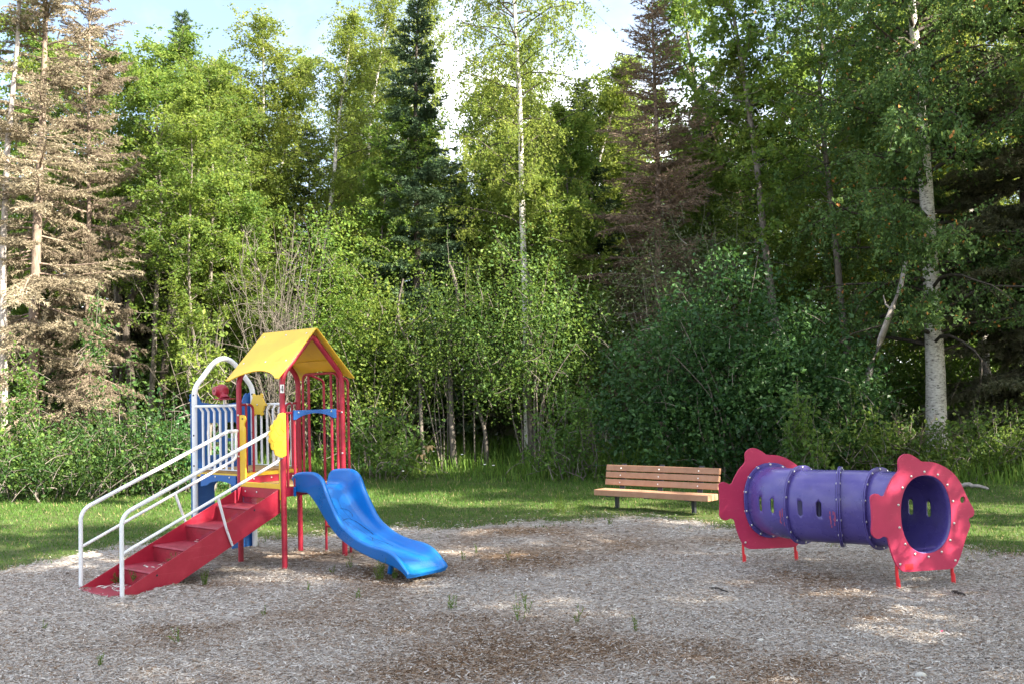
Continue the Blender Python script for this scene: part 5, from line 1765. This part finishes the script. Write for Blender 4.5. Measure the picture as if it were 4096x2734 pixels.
# --- thin trunks that show in the shade under the leaves
stems = [(965, 22.3, 990, 925, 640, .045, 'thin leaning stem left of the plume of grass'), (1041, 22.6, 1000, 1030, 600, .075, 'straight grey trunk rising from the tall grass'), (1112, 22.8, 985, 1098, 760, .05, 'crooked short stem right of the straight grey trunk'),
         (1218, 23.2, 1000, 1206, 620, .085, 'grey trunk below the bright tall shrub'), (1262, 23.0, 990, 1225, 700, .05, 'slanting thin stem left of the huge dark bush'), (300, 23.8, 900, 330, 560, .11, 'dark leaning trunk in the shade on the left'),
         (372, 24.2, 900, 425, 520, .10, 'second dark leaning trunk in the shade on the left'), (408, 25.4, 900, 412, 430, .15, 'thick dark upright trunk behind the white arch'), (262, 25, 880, 268, 520, .09, 'dark slim trunk left of the leaning ones')]
for k, (px, Y, yb, pt, yt, r, lab) in enumerate(stems):
    a, b = pix(px, yb, Y), pix(pt, yt, Y + .3)
    g = np.array([a[0] + (px - pt) * 0.002, Y, float(ground_z(a[0], Y)) - .1])
    wd = Wood()
    rng = np.random.default_rng(500 + k)
    P = np.array(spline([g, a + rng.normal(0, .03, 3), (a + b) / 2 + rng.normal(0, .16, 3), b + (b - a) * -.2 + rng.normal(0, .18, 3), b], 4))
    wd.limb(P - g, np.linspace(r * 1.15, r * .45, len(P)), 7)
    for j in range(7):
        q = sample_poly(P - g, [.35 + .6 * rng.random()])[0]
        d = rng.normal(0, 1, 3)
        Q = wander(q, d, .5 + .6 * rng.random(), 5, rng, .16, .02)
        wd.limb(Q, np.linspace(r * .22, .003, len(Q)), 4)
    tag(put('tree_trunk', wd.mesh('tree_trunk', BARK_TWIG if r < .09 else BARK_DARK), None, tuple(g)), lab, 'tree trunk')

# --- rows of trees filling the woods behind
fill = [ASPEN_A, ASPEN_B, BIRCH_B, SPRUCE_T, ASPEN_A, ASPEN_B, BIRCH_B]
fh = [10.5, 9.0, 11.5, 14.0, 10.5, 9.0, 11.5]
nmz = ['aspen_tree', 'aspen_tree', 'birch_tree', 'spruce_tree', 'aspen_tree', 'aspen_tree', 'birch_tree']
for row, (Y0, n, h0, h1) in enumerate(((29.0, 17, 8.0, 10.3), (33.0, 18, 9.0, 11.3), (38.0, 18, 10.0, 12.8), (45, 18, 11.5, 14.5))):
    for i in range(n):
        Y = Y0 + K.uniform(-1.6, 1.6)
        x = (i + K.uniform(.1, .9)) / n * 2 - 1
        x *= 0.56 * Y + 1.5
        j = K.randrange(7)
        h = K.uniform(h0, h1) + (3.0 if x > 0.33 * Y else 0.0)
        s = h / fh[j]
        wv = max(s ** 0.5, .85) * K.uniform(0.95, 1.2)
        lab = {'aspen_tree': 'leafy aspen deep in the woods behind the front rows', 'birch_tree': 'slim birch deep in the woods behind the front rows', 'spruce_tree': 'dark spruce deep in the woods behind the front rows'}[nmz[j]]
        tree(nmz[j], fill[j], (x, Y, float(ground_z(x, Y))), K.random() * 6.28, (wv, wv, s), lab, 'tree', {'aspen_tree': 'aspens deep in the woods', 'birch_tree': 'birches deep in the woods', 'spruce_tree': 'spruces deep in the woods'}[nmz[j]])

# --- undergrowth between the trunks
UG = [bush_meshes('undergrowth', 350 + k, [((0, 0, .9), (1.5, 1.0, 1.0)), ((.9, 0, 1.5), (.8, .8, .9)), ((-1.0, 0, 1.2), (.9, .9, .9))], 330, 16, 0.095, BARK_GREY, LEAF_SHRUB, spread=0.18, stems=7) for k in range(2)]
for i in range(34):
    Y = K.uniform(25.0, 33.0)
    x = ((i + K.random()) / 34 * 2 - 1) * (0.54 * Y)
    sc_ = K.uniform(.9, 1.5)
    tree('forest_bush', UG[i % 2], (x, Y, float(ground_z(x, Y))), K.random() * 6.28, (sc_ * 1.15, sc_ * 1.15, sc_), 'dim green bush among the trunks behind the front shrubs', 'bush', 'dim bushes among the trunks', 'stems', 'foliage')

# --- the woods go on round the right side of the clearing, out of the picture (they shade it)
edge = []
for k in range(9):
    edge.append((9.2 + .5 * (k % 2), -8.4 + 2.05 * k, (ASPEN_A, ASPEN_B)[k % 2] if k != 6 else BIRCH_A, (10.5, 9.0)[k % 2] if k != 6 else 13.5, (13.0 + .7 * ((k * 5) % 4)) * (1.15 if k in (4, 5) else 1)))
for k in range(6):
    j = (0, 1, 2, 2, 0, 1)[k]
    edge.append((12.0 + .6 * (k % 2), -8.0 + 2.7 * k, (BIRCH_B, ASPEN_A, COTTON)[j], (11.5, 10.5, 13.5)[j], 13.4 + .6 * (k % 3)))
edge += [(10.6, 10.4, ASPEN_A, 10.5, 12.4), (11.4, 12.6, ASPEN_B, 9.0, 12.2), (12.1, 14.8, ASPEN_A, 10.5, 12.6), (13.4, 17.2, ASPEN_B, 9.0, 13.4), (14.6, 13.4, COTTON, 13.5, 13.5), (15.4, 15.8, ASPEN_A, 10.5, 14.0), (16.8, 18.6, ASPEN_B, 9.0, 14.5), (8.2, 5.4, ASPEN_A, 10.5, 6.4), (18.5, 25.0, ASPEN_A, 10.5, 12.6)]
for i, (x, Y, me, h0, h) in enumerate(edge):
    s_ = h / h0
    tree('edge_tree', me, (x, Y, float(ground_z(x, Y))), K.random() * 6.28, (s_ ** .5 * 1.15, s_ ** .5 * 1.15, s_), 'tree of the woods closing the clearing on the right', 'tree', 'trees right of the clearing')

# ------------------------------------------------------------------ small things on the ground
def stick(name, pts, r, label, mat, side=0, seed=1):
    rng = np.random.default_rng(seed)
    wd = Wood()
    P = np.array(spline(pts, 5))
    P[:, 2] += rng.normal(0, r * .3, len(P))
    g = P[0].copy()
    wd.limb(P - g, np.linspace(r, r * .4, len(P)), 6)
    for k in range(side):
        q = sample_poly(P - g, [.2 + .7 * rng.random()])[0]
        d = rng.normal(0, 1, 3)
        d[2] = abs(d[2]) * .3
        Q = wander(q, d, r * 14, 4, rng, .2, 0)
        wd.limb(Q, np.linspace(r * .4, r * .15, len(Q)), 4)
    return tag(put(name, wd.mesh(name, mat), None, tuple(g)), label, 'branch')


def gp(px, py, dz=0.02):
    """point of the level ground seen at (px, py)"""
    d = pix(px, py, 1.0) - EYE
    p = EYE + d * (-EYE[2] / d[2])
    return np.array([p[0], p[1], float(ground_z(p[0], p[1])) + dz])


stick('fallen_branch', [gp(158, 1129, .04), gp(230, 1119, .05), gp(300, 1113, .06), gp(382, 1104, .07)], .030, 'long bare branch lying on the lawn behind the handrails', STICKW, 3, 3)
stick('fallen_branch', [gp(-20, 1091, .12), gp(40, 1088, .14), gp(95, 1082, .10)], .05, 'dark fallen branch at the left edge under the bushes', DARKSTICK, 3, 4)
stick('fallen_branch', [gp(140, 1062, .28), gp(200, 1058, .30), gp(250, 1050, .42)], .022, 'thin dead branch poking out of the low left bush', STICKW, 3, 6)
stick('stick', [gp(1628, 1349, .01), gp(1650, 1352, .015), gp(1672, 1360, .01)], .011, 'black stick on the chips left of the tunnel', DARKSTICK, 1, 5)
stick('stick', [gp(2186, 1356, .015), gp(2202, 1362, .02), gp(2214, 1366, .01)], .018, 'short dark stick right of the tunnel', DARKSTICK, 0, 8)
stick('fallen_log', [gp(2195, 1117, .06), gp(2232, 1119, .06), gp(2268, 1122, .05)], .050, 'pale log lying in the grass behind the nearer fish board', BARK_PALE, 0, 9)
stick('bent_branch', [gp(800, 1080, 1.15), gp(850, 1078, 1.05), gp(890, 1082, .70), gp(915, 1085, .30)], .035, 'curved bare branch arching behind the red ladder', STICKW, 2, 10)


def rock(px, py, s, label, seed, mat=STONE):
    rng = np.random.default_rng(seed)
    b = MB().sphere((0, 0, 0), 1, 12, 8)
    b.v = [(v[0] * s * (1 + .15 * math.sin(3 * v[1] + seed)), v[1] * s * .8 * (1 + .1 * math.sin(4 * v[2])), v[2] * s * .65) for v in b.v]
    p = gp(px, py, s * .35)
    return tag(b.build('stone', mat, None, tuple(p)), label, 'stone')


rock(2112, 1545, .034, 'round pale stone in the bottom right corner', 1)
rock(1745, 1462, .022, 'small flat stone on the chips below the tunnel', 2)
rock(1635, 1560, .020, 'small white stone at the bottom edge', 3)

# weeds that have come up through the chips
def weed(px, py, h, n, seed, label, spread=.5, mat=None):
    rng = np.random.default_rng(seed)
    V, F, R, o = [], [], [], 0
    for i in range(n):
        a = rng.random() * 2 * PI
        P = wander((rng.normal(0, h * .10), rng.normal(0, h * .10), -.01), (math.cos(a) * spread * rng.random(), math.sin(a) * spread * rng.random(), 1), h * (.5 + .6 * rng.random()), 5, rng, .10, .02)
        m = 26
        Cc = sample_poly(P, .15 + .85 * rng.random(m))
        d = rng.normal(0, 1, (m, 3))
        d[:, 2] = np.abs(d[:, 2]) + .3
        d /= np.linalg.norm(d, axis=1)[:, None]
        s = np.cross(d, rng.normal(0, 1, (m, 3)))
        s /= np.linalg.norm(s, axis=1)[:, None]
        L = h * .16 * (.6 + .8 * rng.random(m))[:, None]
        V.append(np.stack([Cc - s * .0022, Cc + s * .0022, Cc + d * L], 1).reshape(-1, 3))
        sw = np.array([.003, 0, 0])
        V.append(np.stack([P[:-1] - sw, P[:-1] + sw, P[1:]], 1).reshape(-1, 3))
        k = m + len(P) - 1
        F.append(np.arange(k)[:, None] * 3 + [[0, 1, 2]] + o)
        R.append(np.repeat(rng.random(k) * .9, 3))
        o += k * 3
    me = np_mesh('weed', np.concatenate(V), np.concatenate(F), mat or WILD, False, np.concatenate(R))
    return tag(put('weed', me, None, tuple(gp(px, py, 0))), label, 'weed', 'weeds sprouting from the wood chips')


for i, (px, py, h, n, lab) in enumerate((
        (1036, 1400, .14, 7, 'bright green weed right of and below the slide end'), (1184, 1422, .22, 4, 'tall feathery weed in the middle of the chips'), (1208, 1405, .18, 3, 'thin weed beside the tall feathery one'),
        (1328, 1432, .16, 3, 'faint weed right of the tall feathery one'), (1458, 1445, .14, 4, 'small weed on the chips below the bench'), (1093, 1268, .14, 3, 'weed sprig right of the slide, nearest the lawn'),
        (1062, 1282, .16, 3, 'weed sprig just right of the slide end'), (1166, 1282, .13, 3, 'lone sprig on the chips between slide and bench'), (823, 1370, .10, 4, 'little weed below the slide foot'),
        (603, 1410, .12, 3, 'little weed below the red steps'), (230, 1530, .09, 6, 'flat green weed near the bottom left'), (406, 1472, .15, 4, 'upright weed on the left foreground chips'),
        (706, 1352, .10, 3, 'tiny weed left of the nearest red post'), (870, 1330, .22, 12, 'green tuft under the slide'), (905, 1326, .12, 9, 'green tuft beside the blue slide foot'),
        (762, 1310, .10, 4, 'sprig beside the nearest red post'), (803, 1300, .15, 5, 'sprig at the foot of the far right red post'), (1285, 1175, .34, 16, 'clump of weeds at the lawn edge left of the bench'), (1330, 1180, .26, 10, 'smaller clump of weeds at the lawn edge'),
        (1400, 1200, .18, 9, 'grass tuft in front of the bench'), (470, 1340, .16, 10, 'dry green tuft beside the red steps'), (100, 1445, .08, 3, 'sprig on the far left chips'), (1715, 1235, .16, 8, 'tuft beside the farther fish board'))):
    weed(px, py, h, n, 600 + i, lab)
# weeds on the steps
def step_weed(lx, ly, lz, h, n, seed, label):
    o = weed(500, 1300, h, n, seed, label, 1.1, GRASS)
    c, s = math.cos(PRZ), math.sin(PRZ)
    o.location = (PO[0] + lx * c - ly * s, PO[1] + lx * s + ly * c, lz)
    o['group'] = 'weeds growing through the red steps'


step_weed(.20, -1.545, .185, .15, 14, 701, 'yellowed weed growing on the second red step')
step_weed(-.30, -1.92, .02, .16, 9, 702, 'dry weed at the far corner of the lowest red step')
step_weed(.00, -1.92, .08, .12, 5, 703, 'dry sprig at the front of the second red step')
# loose chips lying on the lowest treads
rng = np.random.default_rng(9)
c_, s_ = math.cos(PRZ), math.sin(PRZ)
V, F, R = [], [], []
for i in range(46):
    if i < 34:
        lx, ly, lz = -.30 + .45 * rng.random() ** 1.5, -1.93 - .22 * rng.random() ** 1.6, .018
    else:
        lx, ly, lz = -.15 + .4 * rng.random(), -1.60 - .20 * rng.random(), .184
    a = rng.random() * PI
    L, w = .012 + .03 * rng.random(), .004 + .003 * rng.random()
    wx, wy = PO[0] + lx * c_ - ly * s_, PO[1] + lx * s_ + ly * c_
    dx, dy = math.cos(a), math.sin(a)
    b = len(V)
    V += [(wx - dx * L - dy * w, wy - dy * L + dx * w, lz), (wx - dx * L + dy * w, wy - dy * L - dx * w, lz), (wx + dx * L + dy * w, wy + dy * L - dx * w, lz + .004), (wx + dx * L - dy * w, wy + dy * L + dx * w, lz + .004), (wx, wy, lz + .008)]
    F += [(b, b + 1, b + 4), (b + 1, b + 2, b + 4), (b + 2, b + 3, b + 4), (b + 3, b, b + 4)]
    R += [.7 + .3 * rng.random()] * 5
sc_ = put('step_chips', np_mesh('step_chips', np.array(V), np.array(F), CHIP, False, np.array(R)))
tag(sc_, 'loose wood chips scattered on the lowest red steps', 'wood chips')
sc_['kind'] = 'stuff'

# white yarrow heads and tan withered leaves in the tall grass
wf = MB()
wf.sphere((0, 0, 0), .030, 8, 4, (1, 1, .35))
FL = wf.mesh('flower_head', PETAL)
stm = MB().tube([(0, 0, -.35), (0.01, 0, -.15), (0, 0, 0)], .003, 5).mesh('flower_stem', WILD)
for px, py, lab in ((994, 1034, 'white flower left of the tan withered leaves'), (1060, 1041, 'white flower in the middle of the tall grass'), (1112, 1064, 'white flower low in the tall grass'), (1132, 1066, 'white flower right beside the low one'), (1238, 1050, 'white flower close to the huge dark bush'),
                    (1241, 1072, 'white flower below the one near the huge bush'), (925, 1090, 'white flower at the lawn edge behind the slide'), (1245, 1108, 'white flower at the lawn edge left of the bench')):
    p = pix(px, py, 20.9)
    p[2] = max(p[2], float(ground_z(p[0], p[1])) + .25)
    f = thing('wild_flower', lab, 'flower', tuple(p), 0, 'white flowers in the tall grass')
    put('flower_head', FL, f)
    put('flower_stem', stm, f)
rng = np.random.default_rng(12)
for px, py, n, lab in ((985, 1022, 7, 'tan withered leaf clump in the tall grass'), (966, 1042, 5, 'lower tan withered leaf clump in the tall grass')):
    p = pix(px, py, 20.8)
    o = thing('withered_plant', lab, 'plant', tuple(p))
    for i in range(n):
        a = i / n * 2 * PI
        r1, r2 = .06 + .03 * rng.random(), .11 + .06 * rng.random()
        zz = -.04 - .12 * rng.random()
        q = [(0, 0, 0), (r1 * math.cos(a + .6), r1 * .8 * math.sin(a + .6), .02), (r2 * math.cos(a), r2 * .8 * math.sin(a), zz), (r1 * math.cos(a - .6), r1 * .8 * math.sin(a - .6), -.01)]
        MB().add(q, [(0, 1, 2, 3)]).build('leaf', DEADLEAF, o)
    MB().tube([(0, 0, -.6), (.02, 0, -.3), (0, 0, 0)], .005, 5).build('stem', WILD, o)
# bits of litter
tag(MB().box((0, 0, 0), (.035, .012, .006), Matrix.Rotation(.6, 4, 'Z'), .002).build('litter', TAGPINK, None, tuple(gp(2160, 1448, .012))), 'tiny pink scrap on the chips at the lower right', 'litter')
